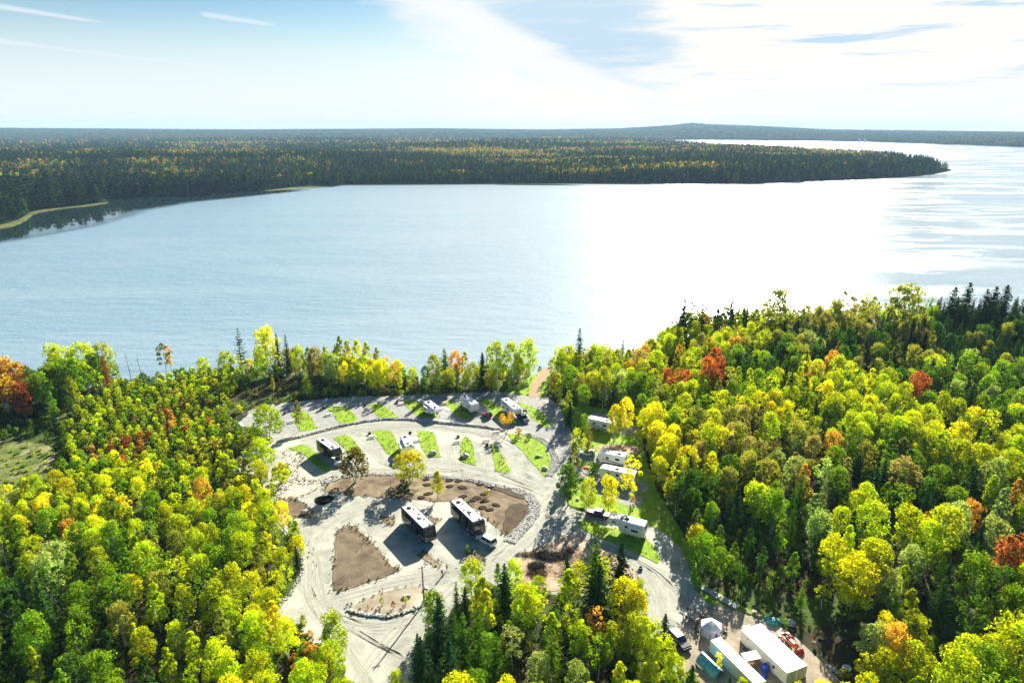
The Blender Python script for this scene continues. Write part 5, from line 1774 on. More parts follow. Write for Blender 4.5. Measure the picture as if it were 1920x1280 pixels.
rv('topmost of the trailers right of the main road, half hidden by a yellow tree', G_RV, (1144, 790), (1107, 782), 8.4, 2.45, 3.3, 'trailer', 'white_paint', 'white_paint', 'dark_graphic', [], 2, nwin=2)
rv('short white and grey trailer behind the white car on the right', G_RV, (1167, 852), (1130, 846), 7.2, 2.45, 3.3, 'trailer', 'white_paint', 'grey_paint', 'dark_graphic', [], 2, nwin=2)
rv('long white trailer with three side windows behind a thin yellow tree', G_RV, (1187, 886), (1130, 874), 9.2, 2.5, 3.2, 'trailer', 'white_paint', 'white_paint', 'white_paint', [], 1, nwin=3)
rv('white fifth wheel trailer with raised nose behind the old brown pickup', G_RV, (1203, 980), (1150, 966), 8.3, 2.5, 3.4, 'fifth', 'white_paint', 'white_paint', 'white_paint', [(-2.2, 1, 3.0, .55, 1.6, 1.1)], 1, nwin=2, awning=False)
G_MH = 'two black motorhomes on the lower gravel pads'
rv('left of the two big black motorhomes, beside the bare soil triangle', G_MH, (766, 951), (803, 987), 11.2, 2.8, 3.7, 'motor', 'black_paint', 'black_paint', 'dark_graphic', [(-1.6, -1, 3.6, .5, 1.7, 1.3), (1.8, -1, 2.2, .5, 1.6, 1.3)], 4, nwin=3)
rv('right of the two big black motorhomes, with silver swoosh near the white car', G_MH, (859, 941), (895, 975), 11.2, 2.8, 3.7, 'motor', 'black_paint', 'black_paint', 'dark_graphic', [(-2.4, -1, 3.8, .5, 1.6, 1.3), (1.2, -1, 2.0, .45, 1.5, 1.3)], 4, nwin=3)


def car(label, rear, front, z, L=4.7, W=1.85, H=1.65, style='suv', paint='white_paint', roofpaint=None, cat='car'):
    e = empty({'suv': 'parked_car', 'pickup': 'pickup_truck'}[style], (0, 0, 0))
    place(e, rear, front, z, 1.14)
    tag(e, label, cat)
    x0, x1 = -L / 2, L / 2
    g = .28
    bz = H * .56
    mb = MB()
    if style == 'suv':
        prof = [(x0, g + .25), (x0 + .1, g), (x1 - .1, g), (x1, g + .25), (x1 - .05, bz - .18), (x1 - .25, bz - .05), (x1 - 1.2, bz + .04), (x0 + .05, bz + .04), (x0 - .0, bz - .1)]
        mb.prism(prof, -W / 2, W / 2)
        mb.build('body', paint, e, bevel=.06)
        gx0, gx1 = x0 + .06, x1 - 1.25
        cab = [(gx0, bz), (gx0 + .28, H - .08), (gx1 - .75, H - .05), (gx1, bz)]
        slope = .16
    else:
        bl = 1.9                                        # open cargo bed
        prof = [(x0 + bl, g), (x1 - .1, g), (x1, g + .25), (x1 - .05, bz - .12), (x1 - .2, bz), (x1 - 1.35, bz + .06), (x0 + bl, bz + .06)]
        mb.prism(prof, -W / 2, W / 2)
        mb.build('body', paint, e, bevel=.05)
        mb = MB()
        mb.box((x0 + bl / 2, 0, g + .3), (bl, W - .04, .12))
        for s in (-1, 1):
            mb.box((x0 + bl / 2, s * (W / 2 - .06), (g + .3 + bz) / 2), (bl, .1, bz - g + .02))
        mb.box((x0 + bl - .05, 0, (g + .35 + bz) / 2), (.08, W - .24, bz - g - .1))
        mb.build('cargo_bed', paint, e)
        pane(e, 'tailgate', (x0 + .03, 0, (g + .25 + bz) / 2), (.07, W - .3, bz - g - .05), paint, .01)
        gx0, gx1 = x0 + bl + .02, x1 - 1.35
        cab = [(gx0, bz), (gx0 + .12, H - .08), (gx1 - .65, H - .05), (gx1, bz)]
        slope = .14
    mb = MB()
    vs = []
    for s in (-1, 1):
        for (x, zz) in cab:
            vs.append((x, s * (W / 2 - .04 - (slope if zz > bz + .1 else 0)), zz))
    mb.add(vs, [(0, 1, 2, 3), (7, 6, 5, 4), (0, 4, 5, 1), (1, 5, 6, 2), (2, 6, 7, 3), (3, 7, 4, 0)])
    mb.build('cabin_glass', 'glass', e, bevel=.03)
    mb = MB()
    rx0, rx1 = cab[1][0] - .05, cab[2][0] + .05
    mb.box(((rx0 + rx1) / 2, 0, H - .02), (rx1 - rx0, W - .36, .07), top=(.96, .92))
    mb.build('roof', roofpaint or paint, e, bevel=.02)
    # pillars
    mb = MB()
    for s in (-1, 1):
        for (xa, xb) in ((cab[0][0], cab[1][0]), (cab[3][0], cab[2][0]), ((cab[0][0] + cab[3][0]) / 2 - .1, (rx0 + rx1) / 2)):
            mb.tube((xa, s * (W / 2 - .04), bz), (xb, s * (W / 2 - .18), H - .05), .05, .045, 5)
    mb.build('pillar_frame', paint, e)
    for s in (-1, 1):
        pane(e, 'headlight', (x1 - .03, s * (W / 2 - .28), bz - .25), (.08, .36, .15), 'lamp_lens', .02)
        pane(e, 'tail_light', (x0 + .0, s * (W / 2 - .14), bz - .15), (.06, .16, .26), 'tail_lens', .01)
        mb = MB()
        mb.box((0, 0, 0), (.1, .2, .14))
        mb.build('mirror', paint, e, loc=(cab[3][0] - .25, s * (W / 2 + .08), bz + .1), bevel=.02)
        for xx in (x0 + L * .2, x1 - L * .19):
            wheel(e, xx, s * (W / 2 - .1), .36 if style == 'suv' else .40, .24)
        for k in range(2):
            pane(e, 'door_handle', ((cab[0][0] + cab[3][0]) / 2 + (k - .7) * .9, s * (W / 2 + .012), bz - .12), (.18, .03, .04), 'plastic_black')
    pane(e, 'bumper', (x0 - .03, 0, g + .18), (.14, W - .1, .2), 'silver' if style == 'pickup' else paint, .03)
    pane(e, 'bumper', (x1 + .02, 0, g + .16), (.14, W - .1, .22), 'silver' if style == 'pickup' else 'plastic_black', .03)
    pane(e, 'grille', (x1 - .01, 0, bz - .25), (.06, .8, .2), 'plastic_black', .01)
    return e


car('white car parked beside the right hand black motorhome', (923, 1015), (901, 1003), 1.2, 4.8, 1.9, 1.7)
car('white car under a tree beside the main road, nose to the road', (1113, 849), (1088, 846), .9, 4.6, 1.85, 1.45)
car('black car with white roof half hidden by yellow leaves near the tent', (1266, 1186), (1283, 1203), 1.6, 4.4, 1.85, 1.75, paint='black_paint', roofpaint='white_paint')
car('black pickup hitched to the tall trailer in the upper row', (972, 776), (988, 789), 1.0, 5.6, 1.95, 1.85, 'pickup', 'black_paint', cat='truck')
car('white pickup in front of the dark toy hauler, half behind the olive tree', (637, 851), (634, 869), 1.0, 5.7, 1.95, 1.9, 'pickup', 'white_paint', cat='truck')
car('old brown pickup with cream top and bonnet on the gravel by the fifth wheel', (1102, 957), (1142, 966), 1.0, 5.6, 1.95, 1.75, 'pickup', 'maroon_paint', 'white_paint', cat='truck')
car('small red off road car with black top between the upper row trailers', (920, 780), (906, 774), .9, 3.4, 1.6, 1.7, paint='red_paint', roofpaint='black_paint')
# pale bonnet and cargo cover of the old pickup
pk = [o for o in COL.objects if o.get('label', '').startswith('old brown pickup')][0]
pane(pk, 'bonnet', (2.05, 0, 1.03), (1.15, 1.6, .05), 'white_paint', .02)
pane(pk, 'cargo_cover', (-1.85, 0, 1.02), (1.8, 1.7, .05), 'white_paint', .02)


# ---------------------------------------------------------------- tractor with front loader
e = empty('tractor', (0, 0, 0))
place(e, (1461, 1186), (1500, 1221), .9, 1.1)
tag(e, 'orange tractor with a front loader bucket behind the big white containers', 'tractor')
for s in (-1, 1):
    wheel(e, -1.15, s * .85, .62, .42)
    wheel(e, .95, s * .75, .40, .28)
    mb = MB()
    mb.prism([(-1.85, .95), (-1.75, 1.25), (-1.15, 1.42), (-.5, 1.25), (-.4, .95), (-.6, 1.1), (-1.15, 1.28), (-1.65, 1.12)], s * .62, s * 1.08)
    mb.build('fender', 'orange_paint', e)
mb = MB(); mb.prism([(0, .75), (1.5, .75), (1.55, 1.25), (1.3, 1.42), (0, 1.48)], -.34, .34); mb.build('hood', 'orange_paint', e, bevel=.05)
mb = MB(); mb.box((-.2, 0, .68), (3.0, .5, .3)); mb.build('frame', 'plastic_black', e)
mb = MB(); mb.box((-1.0, 0, 1.25), (.5, .5, .14)); mb.box((-1.25, 0, 1.5), (.1, .48, .45)); mb.build('seat', 'plastic_black', e, bevel=.03)
mb = MB()
for s in (-1, 1):
    mb.tube((-1.5, s * .55, .9), (-1.45, s * .55, 2.35), .045)
mb.tube((-1.45, -.57, 2.35), (-1.45, .57, 2.35), .045)
mb.build('roll_bar', 'plastic_black', e)
mb = MB(); mb.tube((-.15, 0, 1.3), (-.42, 0, 1.62), .03); mb.tube((-.42, 0, 1.6), (-.45, 0, 1.64), .2, .2, 12); mb.build('steering_wheel', 'plastic_black', e)
for s in (-1, 1):
    mb = MB()
    mb.tube((.3, s * .48, 1.25), (1.7, s * .48, 1.15), .07); mb.tube((1.7, s * .48, 1.15), (2.2, s * .48, .5), .07)
    mb.build('loader_arm', 'orange_paint', e)
mb = MB(); mb.prism([(2.15, .1), (2.75, .08), (2.72, .13), (2.25, .18), (2.18, .75), (2.1, .78)], -.95, .95)
for s in (-1, 1):
    mb.prism([(2.12, .1), (2.75, .08), (2.3, .72), (2.12, .76)], s * .95 - .03, s * .95 + .03)
mb.build('loader_bucket', 'red_paint', e)
mb = MB(); mb.box((-2.1, 0, .8), (.5, 1.3, .45)); mb.build('rear_box', 'orange_paint', e, bevel=.05)
mb = MB(); mb.tube((1.0, .22, 1.3), (1.0, .22, 1.95), .035); mb.build('exhaust_pipe', 'plastic_black', e)

# small red digger
e = empty('mini_excavator', (0, 0, 0))
p = at(1069, 1034)
e.location = (p.x, p.y, .12); e.rotation_euler.z = 2.2
tag(e, 'small red digger with raised arm on the straw coloured ground', 'digger')
for s in (-1, 1):
    mb = MB(); mb.prism([(-.7, .1), (-.6, 0), (.6, 0), (.7, .1), (.7, .3), (.6, .38), (-.6, .38), (-.7, .3)], s * .5 - .13, s * .5 + .13); mb.build('crawler_track', 'rubber', e, bevel=.02)
mb = MB(); mb.box((-.1, 0, .72), (1.3, .95, .5), top=(.9, .9)); mb.build('body', 'red_paint', e, bevel=.06)
mb = MB(); mb.box((-.15, 0, 1.08), (.4, .42, .12)); mb.box((-.34, 0, 1.25), (.08, .42, .3)); mb.build('seat', 'plastic_black', e)
mb = MB(); mb.tube((.5, 0, .7), (1.0, 0, 1.9), .08); mb.tube((1.0, 0, 1.9), (1.75, 0, 1.45), .07); mb.build('boom', 'red_paint', e)
mb = MB(); mb.prism([(1.7, 1.45), (1.95, 1.25), (1.9, .95), (1.65, 1.0), (1.6, 1.2)], -.2, .2); mb.build('bucket', 'plastic_black', e)


# ---------------------------------------------------------------- shipping containers
def container(label, c0, c1, W=2.44, H=2.6, L=12.2, off=0.0, group=None):
    """c0 rear roof-edge middle, c1 door end middle (photo)"""
    e = empty('shipping_container', (0, 0, 0))
    a, b = at(*c0, H), at(*c1, H)
    d = (b - a).normalized()
    c = (a + b) / 2 + Vector((-d.y, d.x, 0)) * off
    e.location = (c.x, c.y, .08)
    e.rotation_euler = (0, 0, math.atan2(d.y, d.x))
    tag(e, label, 'container', group)
    for s in (-1, 1):
        mb = MB()
        n = int(L / .28)
        pts = []
        for k in range(n):
            x = -L / 2 + .1 + k * (L - .2) / n
            w_ = (L - .2) / n
            pts += [(x, 0), (x + w_ * .3, 0), (x + w_ * .5, -.04), (x + w_ * .8, -.04)]
        pts.append((L / 2 - .1, 0))
        vs = [(x, s * (W / 2 - .02 + q), .16) for x, q in pts] + [(x, s * (W / 2 - .02 + q), H - .12) for x, q in pts]
        m = len(pts)
        mb.add(vs, [(k, k + 1, m + k + 1, m + k) for k in range(m - 1)])
        mb.build('side_wall', 'container_paint', e)
    mb = MB(); mb.box((0, 0, H - .04), (L - .02, W - .04, .08)); mb.build('roof', 'roof_white', e, bevel=.01)
    mb = MB(); mb.box((0, 0, .1), (L - .1, W - .1, .12)); mb.build('floor_frame', 'container_paint', e)
    mb = MB(); mb.box((-L / 2 + .05, 0, H / 2), (.06, W - .2, H - .25)); mb.build('end_wall', 'container_paint', e)
    mb = MB()
    for sx in (-1, 1):
        for s in (-1, 1):
            mb.box((sx * (L / 2 - .06), s * (W / 2 - .06), H / 2 - .01), (.12, .12, H - .02))
    for zz in (.08, H - .08):
        for s in (-1, 1):
            mb.box((0, s * (W / 2 - .045), zz), (L - .26, .08, .12))
        for sx in (-1, 1):
            mb.box((sx * (L / 2 - .045), 0, zz), (.08, W - .26, .12))
    mb.build('corner_frame', 'container_paint', e)
    for s in (-1, 1):
        dd = pane(e, 'door', (L / 2 - .05, s * (W / 4 - .04), H / 2), (.06, W / 2 - .16, H - .34), 'container_door')
        for q in (-.22, .22):
            mb = MB()
            mb.tube((.06, q, -H / 2 + .2), (.06, q, H / 2 - .2), .022, .022, 6)
            mb.box((.07, q, -.1), (.06, .22, .05))
            mb.build('lock_rod', 'grey_paint', dd)
    return e


G_C = 'white shipping containers side by side'
container('left of the two joined white shipping containers, with a round vent in its side', (1412, 1178), (1490.5, 1250.5), off=-1.23, group=G_C)
c2 = container('right of the two joined white shipping containers, beside the orange tractor', (1412, 1178), (1490.5, 1250.5), off=1.23, group=G_C)
cb = [o for o in COL.objects if o.get('label', '').startswith('left of the two joined')][0]
mb = MB(); mb.tube((2.9, -1.26, 1.3), (2.9, -1.20, 1.3), .32, .32, 16); mb.build('round_vent', 'plastic_black', cb)
mb = MB(); mb.tube((-4.2, -1.25, 1.9), (-4.2, -1.20, 1.9), .12, .12, 12); mb.build('round_vent', 'plastic_black', cb)
container('narrow white shipping container standing alone left of the joined pair', (1346, 1201.5), (1421, 1275))

# lean-to and firewood between the containers
pA, pB = at(1396, 1234, 2.2), at(1424, 1228, 2.2)
e = empty('wood_shelter', ((pA.x + pB.x) / 2, (pA.y + pB.y) / 2, .08), math.atan2((pB - pA).y, (pB - pA).x))
tag(e, 'small tin roofed firewood shelter between the white containers', 'shelter')
Ls = (pB - pA).length
mb = MB(); mb.box((0, .3, 2.15), (Ls, 1.9, .05), M=Matrix.Rotation(.1, 4, 'X')); mb.build('roof', 'silver', e)
for sx in (-1, 1):
    for sy in (-.5, 1.1):
        mb = MB(); mb.box((sx * (Ls / 2 - .1), sy, 1.02), (.09, .09, 2.0)); mb.build('post', 'wood_old', e)
tmp = MB(); tmp.tube((0, -.25, 0), (0, .25, 0), .1, .1, 7)
log0 = tmp.build('firewood_log', 'firewood', None)
first = True
wp = empty('firewood_stack', e.location, e.rotation_euler.z)
tag(wp, 'stack of split brown firewood under the tin roofed shelter', 'firewood')
for r_ in range(6):
    for k in range(int(Ls / .21) - 1):
        o = log0 if first else log0.copy()
        if not first:
            COL.objects.link(o)
        first = False
        o.parent = wp
        o.name = 'log'
        o.location = (-Ls / 2 + .22 + k * .21 + (r_ % 2) * .1, random.uniform(-.42, -.3), .11 + r_ * .175)
        o.rotation_euler = (0, random.random() * 3, random.uniform(-.05, .05))
        o.scale = (random.uniform(.85, 1.05),) * 3


def lump(name, px, rx, ry, h, material, label, cat, seed=0, rz=0.0, nfold=7, flat=.35, z=.08):
    """draped cover: a pleated mound"""
    p = at(*px)
    rg = random.Random(seed)
    mb = MB()
    n, m = 28, 8
    vs = []
    for j in range(m + 1):
        t = j / m
        for k in range(n):
            a = 6.2832 * k / n
            fold = 1 + .07 * math.sin(nfold * a + seed) * t + rg.gauss(0, .02)
            q = t ** .75 * fold
            zz = h * (1 - t ** (2 + flat * 4)) * (1 + .12 * math.sin(3 * a + seed * 2) * t) + rg.gauss(0, .02)
            vs.append((rx * q * math.cos(a), ry * q * math.sin(a), max(0, zz) if j < m else 0))
    fs = [(j * n + k, j * n + (k + 1) % n, (j + 1) * n + (k + 1) % n, (j + 1) * n + k) for j in range(m) for k in range(n)]
    mb.add(vs, fs)
    o = mb.build(name, material, loc=(p.x, p.y, z), smooth=False)
    o.rotation_euler.z = rz
    return tag(o, label, cat)


lump('tarp_pile', (1450, 1167), 1.6, 1.0, 1.0, 'teal_tarp', 'teal tarpaulin over a lumpy pile at the edge of the dark lawn', 'tarp', 3, -.2)
lump('tarp_pile', (1438, 1160), .8, .6, .5, 'teal_tarp', 'low end of teal tarpaulin next to the lumber', 'tarp', 5, -.6)
lump('tarp_pile', (1483, 1170), .95, .8, 1.0, 'silver_tarp', 'silver blue tarpaulin heap right of the teal one', 'tarp', 8)
lump('blue_tank', (1434, 1256), .75, .75, 1.35, 'blue_plastic', 'bright blue covered tank between the white containers', 'tank', 2, flat=.8)
lump('blue_tank', (1432, 1270), .55, .5, .7, 'blue_plastic', 'small blue bin in front of the bright blue tank', 'bin', 4, flat=.8)

# ridge-shaped blue tarp shelter
e = empty('tarp_shelter', (0, 0, 0))
a, b = at(1316, 1222, 1.8), at(1352, 1256, 1.8)
c = (a + b) / 2
d = b - a
e.location = (c.x, c.y, .08); e.rotation_euler.z = math.atan2(d.y, d.x)
tag(e, 'long low shelter of light blue tarpaulin with a white ridge behind yellow leaves', 'tarp shelter')
Lh = d.length / 2
for s in (-1, 1):
    mb = MB()
    n = 14
    vs = []
    for k in range(n + 1):
        x = -Lh + 2 * Lh * k / n
        for j, (yy, zz) in enumerate(((.0, 1.8), (.55, 1.45), (1.1, .85), (1.45, .1))):
            vs.append((x, s * (yy + .03 * math.sin(k * 1.7 + j)), zz - .05 * abs(math.sin(k * 2.1)) * (j > 0)))
    mb.add(vs, [(k * 4 + j, (k + 1) * 4 + j, (k + 1) * 4 + j + 1, k * 4 + j + 1) for k in range(n) for j in range(3)])
    mb.build('tarp_side', 'blue_tarp', e)
mb = MB(); mb.box((0, 0, 1.84), (2 * Lh + .1, .5, .05)); mb.build('ridge_cover', 'tent_white', e, bevel=.02)
for k in (-1, 1):
    mb = MB(); mb.tube((k * Lh * .95, 0, 0), (k * Lh * .95, 0, 1.8), .05); mb.build('pole', 'wood_old', e)

# hexagonal tent
e = empty('gazebo_tent', (*at(1332, 1187)[:2], .08), .25)
tag(e, 'hexagonal tent with white roof and lilac walls in the dirt yard', 'tent')
R6, Hw, Ht = 2.15, 2.0, 3.15
for k in range(6):
    a0, a1 = math.pi / 3 * k, math.pi / 3 * (k + 1)
    p0, p1 = Vector((R6 * math.cos(a0), R6 * math.sin(a0), 0)), Vector((R6 * math.cos(a1), R6 * math.sin(a1), 0))
    out = ((p0 + p1) / 2).normalized()
    mb = MB()
    vs, n = [], 8
    for i in range(n + 1):
        q = p0.lerp(p1, .02 + .96 * i / n)
        w_ = out * (.05 * math.sin(i * 2.2 + k))
        vs += [tuple(q + w_ * 1.6 + Vector((0, 0, .02))), tuple(q * .98 + w_ + Vector((0, 0, 1.0))), tuple(q * .96 + Vector((0, 0, Hw)))]
    mb.add(vs, [(3 * i + j, 3 * i + 3 + j, 3 * i + 4 + j, 3 * i + 1 + j) for i in range(n) for j in (0, 1)])
    mb.build('wall_panel', 'tent_wall', e)
    mb = MB()
    mid = (p0 + p1) / 2
    mb.add([tuple(p0 * 1.03 + Vector((0, 0, Hw))), tuple(p1 * 1.03 + Vector((0, 0, Hw))), tuple(p1 * .5 + Vector((0, 0, Hw + .72))), (0, 0, Ht), tuple(p0 * .5 + Vector((0, 0, Hw + .72))), tuple(p0 * 1.04 + Vector((0, 0, Hw - .2))), tuple(mid * 1.0 + Vector((0, 0, Hw - .12))), tuple(p1 * 1.04 + Vector((0, 0, Hw - .2)))],
           [(0, 1, 2, 4), (4, 2, 3), (5, 6, 1, 0), (6, 7, 1)])
    mb.build('roof_panel', 'tent_white', e)
    mb = MB(); mb.tube(p0 * .94, p0 * .94 + Vector((0, 0, Hw)), .025, .025, 6); mb.build('pole', 'silver', e)
mb = MB(); mb.box((R6 * math.cos(-2.1) * .9, R6 * math.sin(-2.1) * .9, .9), (.06, .5, 1.6), rz=-2.1); mb.build('door_opening', 'cloth_dark', e)

# dock sections, beams and lumber on the yard's edge
def planks(name, label, a, b, w, n, h, material, cat, gap=.03, along=False, zb=.1, frame='silver'):
    A, B = at(*a), at(*b)
    d = B - A
    L_ = d.length
    e = empty(name, ((A.x + B.x) / 2, (A.y + B.y) / 2, zb), math.atan2(d.y, d.x))
    tag(e, label, cat)
    step = (w if along else L_) / n
    m0 = None
    for k in range(n):
        if m0 is None:
            mb = MB()
            mb.box((0, 0, 0), (L_, step - gap, .05) if along else (step - gap, w, .05))
            o = m0 = mb.build('plank', material, e)
        else:
            o = m0.copy(); COL.objects.link(o); o.parent = e
        q = (k + .5) * step
        o.location = (0, -w / 2 + q, h) if along else (-L_ / 2 + q, 0, h)
        o.rotation_euler.z = random.gauss(0, .004)
    if frame:
        for s in (-1, 1):
            mb = MB(); mb.box((0, s * (w / 2 + .03), h - .06), (L_, .06, .16)); mb.build('side_rail', frame, e)
    return e


planks('dock_section', 'upper of two grey dock sections lying along the grass edge', (1318, 1102), (1348, 1121), 1.5, 16, .22, 'dock_plank', 'dock', frame='wood_old')
planks('dock_section', 'lower of two grey dock sections lying along the grass edge', (1350, 1122), (1383, 1140), 1.5, 16, .22, 'dock_plank', 'dock', frame='wood_old')
planks('timber_beam', 'brown timber beam at the upper end of the dock sections', (1303, 1106), (1317, 1100), .5, 2, .18, 'wood_old', 'timber', along=True, frame=None)
planks('lumber_stack', 'stack of fresh pale boards between dock sections and teal tarpaulin', (1411, 1146), (1426, 1157), .9, 5, .35, 'wood_pale', 'lumber', along=True, frame='wood_old')
planks('timber_beam', 'dark boards left of the fresh lumber', (1392, 1143), (1407, 1151), .7, 3, .15, 'wood_old', 'timber', along=True, frame=None)
planks('lumber_stack', 'grey planks lying in the shade at the lower right of the yard', (1552, 1246), (1562, 1260), 1.0, 5, .2, 'dock_plank', 'lumber', gap=.12, along=True, frame=None)
planks('lumber_stack', 'second heap of grey planks next to the white tub', (1560, 1252), (1570, 1264), .9, 4, .14, 'dock_plank', 'lumber', gap=.12, along=True, frame=None)
planks('wood_pallet', 'pale wooden pallet leaning on the joined containers near their back end', (1394, 1181), (1408, 1178), 1.0, 7, .4, 'wood_white', 'pallet', gap=.07)


def bowl(name, px, r, h, material, label, cat, z=.1, group=None, wall=.05):
    p = at(*px)
    mb = MB()
    n = 18
    prof = [(r, 0), (r * 1.04, h), (r * .9, h), (r * .84, h * .35)]
    vs = [(q * math.cos(6.2832 * k / n), q * math.sin(6.2832 * k / n), zz) for k in range(n) for q, zz in prof]
    mb.add(vs, [(k * 4 + j, ((k + 1) % n) * 4 + j, ((k + 1) % n) * 4 + j + 1, k * 4 + j + 1) for k in range(n) for j in range(3)] + [tuple(k * 4 + 3 for k in range(n))])
    return tag(mb.build(name, material, loc=(p.x, p.y, z)), label, cat, group)


bowl('wash_tub', (1587, 1255), .75, .45, 'white_paint', 'white tub at the edge of the yard near the grey planks', 'tub')
bowl('bucket', (1578, 1268), .45, .5, 'white_paint', 'white round bucket at the bottom right of the yard', 'bucket')
bowl('car_tyre', (1585, 1277), .8, .35, 'rubber', 'large dark tyre lying beside the white bucket', 'tyre')
bowl('car_tyre', (1470, 1170), .5, .5, 'rubber', 'black tyre stack between the teal and silver tarpaulins', 'tyre')
bowl('rubber_tyre', (877, 944), .5, .3, 'rubber', 'small black tyre behind the right hand motorhome', 'tyre')

# orange warning sign on a stand
e = empty('warning_sign', (*at(1526, 1204)[:2], .1), .3)
tag(e, 'bright orange diamond sign on a stand in the dark lawn', 'sign')
mb = MB(); mb.prism([(0, .55), (.55, 1.15), (0, 1.85), (-.55, 1.15)], -.02, .02); mb.build('sign_panel', 'orange_paint', e)
mb = MB(); mb.tube((0, .05, 0), (0, .05, 1.7), .03, .03, 6); mb.box((0, .05, .05), (.9, .06, .05)); mb.box((0, .05, .1), (.06, .9, .05)); mb.build('stand', 'plastic_black', e)

# camp chairs, fire pit and bench near the tent
def camp_chair(label, px, rz, material):
    e = empty('camp_chair', (*at(*px)[:2], .1), rz)
    tag(e, label, 'chair')
    mb = MB(); mb.box((0, 0, .45), (.6, .6, .05)); mb.build('seat', material, e)
    mb = MB(); mb.box((-.32, 0, .8), (.05, .6, .7), M=Matrix.Rotation(-.2, 4, 'Y')); mb.build('backrest', material, e)
    for sx in (-1, 1):
        for sy in (-1, 1):
            mb = MB(); mb.tube((sx * .27, sy * .3, 0), (sx * .22, sy * .28, .46), .025, .025, 5); mb.build('leg', 'silver', e)
    for s in (-1, 1):
        mb = MB(); mb.box((0, s * .33, .66), (.55, .08, .04)); mb.build('armrest', 'plastic_black', e)


camp_chair('grey camp chair left of the yard fire pit', (1285, 1155), 0.2, 'grey_paint')
camp_chair('dark camp chair at the lower left of the yard fire pit', (1288, 1162), .8, 'plastic_black')
camp_chair('dark camp chair behind the yard fire pit', (1292, 1149), -.8, 'cloth_dark')
camp_chair('grey camp chair right of the yard fire pit', (1315, 1152), 3.0, 'grey_paint')
camp_chair('dark camp chair farthest right of the yard fire pit', (1318, 1156), 2.6, 'plastic_black')
bowl('fire_pit', (1298, 1157), .65, .4, 'grey_paint', 'round grey fire pit between the camp chairs in the yard', 'fire pit')
planks('garden_bench', 'plain wooden bench in front of the yard fire pit', (1300, 1165), (1311, 1162), .4, 3, .42, 'wood_white', 'bench', along=True, frame='wood_old')
for i, (px, s, lb) in enumerate((((1306, 1178), .30, 'biggest dark potted shrub left of the hexagonal tent'), ((1303, 1185), .20, 'small dark potted shrub left of the tent, middle one'), ((1308, 1191), .24, 'dark potted shrub at the lower left of the tent'), ((1357, 1195), .28, 'dark potted shrub at the right of the tent'), ((1343, 1200), .22, 'dark potted shrub behind the narrow container'), ((1362, 1186), .15, 'tiny dark potted shrub farthest right of the tent'))):
    e = empty('potted_shrub', (*at(*px)[:2], .08), i)
    tag(e, lb, 'potted plant', 'potted shrubs around the tent')
    o = link(bpy.data.objects.new('foliage', PROTO['bush%d' % (i % 3)][0]), e)
    o.scale = (s, s, s); o.location.z = .25; o.color = (.03, .06, .02, 1)
    mb = MB(); mb.tube((0, 0, 0), (0, 0, .35), .2, .27, 12); mb.build('pot', 'plastic_black', e)
# wheelbarrow between the containers
e = empty('wheelbarrow', (*at(1398, 1222)[:2], .1), -.6)
tag(e, 'dark wheelbarrow standing in the gap between the containers', 'wheelbarrow')
mb = MB(); mb.box((0, 0, .55), (.9, .6, .3), top=(1.25, 1.2)); mb.build('tray', 'plastic_black', e)
wheel(e, .65, 0, .2, .1)
for s in (-1, 1):
    mb = MB(); mb.tube((.65, s * .1, .2), (-.9, s * .3, .6), .025, .025, 5); mb.tube((-.4, s * .25, .48), (-.45, s * .25, 0), .025, .025, 5); mb.build('handle', 'wood_old', e)


# ---------------------------------------------------------------- campsite furniture
def picnic_table(label, px, rz, material='wood_white', group='picnic tables on the campsites'):
    e = empty('picnic_table', (*at(*px)[:2], .08), rz)
    tag(e, label, 'picnic table', group)
    m0 = None
    for y, z in ((-.3, .76), (-.1, .76), (.1, .76), (.3, .76), (-.8, .45), (-.65, .45), (.65, .45), (.8, .45)):
        if m0 is None:
            mb = MB(); mb.box((0, 0, 0), (2.1, .17, .045)); o = m0 = mb.build('plank', material, e)
        else:
            o = m0.copy(); COL.objects.link(o); o.parent = e
        o.location = (0, y, z)
    for s in (-1, 1):
        mb = MB()
        for q in (-1, 1):
            mb.tube((s * .75, q * .68, 0), (s * .75, q * .25, .74), .045, .045, 4)
        mb.box((s * .75, 0, .41), (.06, 1.75, .1)); mb.box((s * .75, 0, .71), (.06, .75, .08))
        mb.build('leg_frame', material, e)
    return e


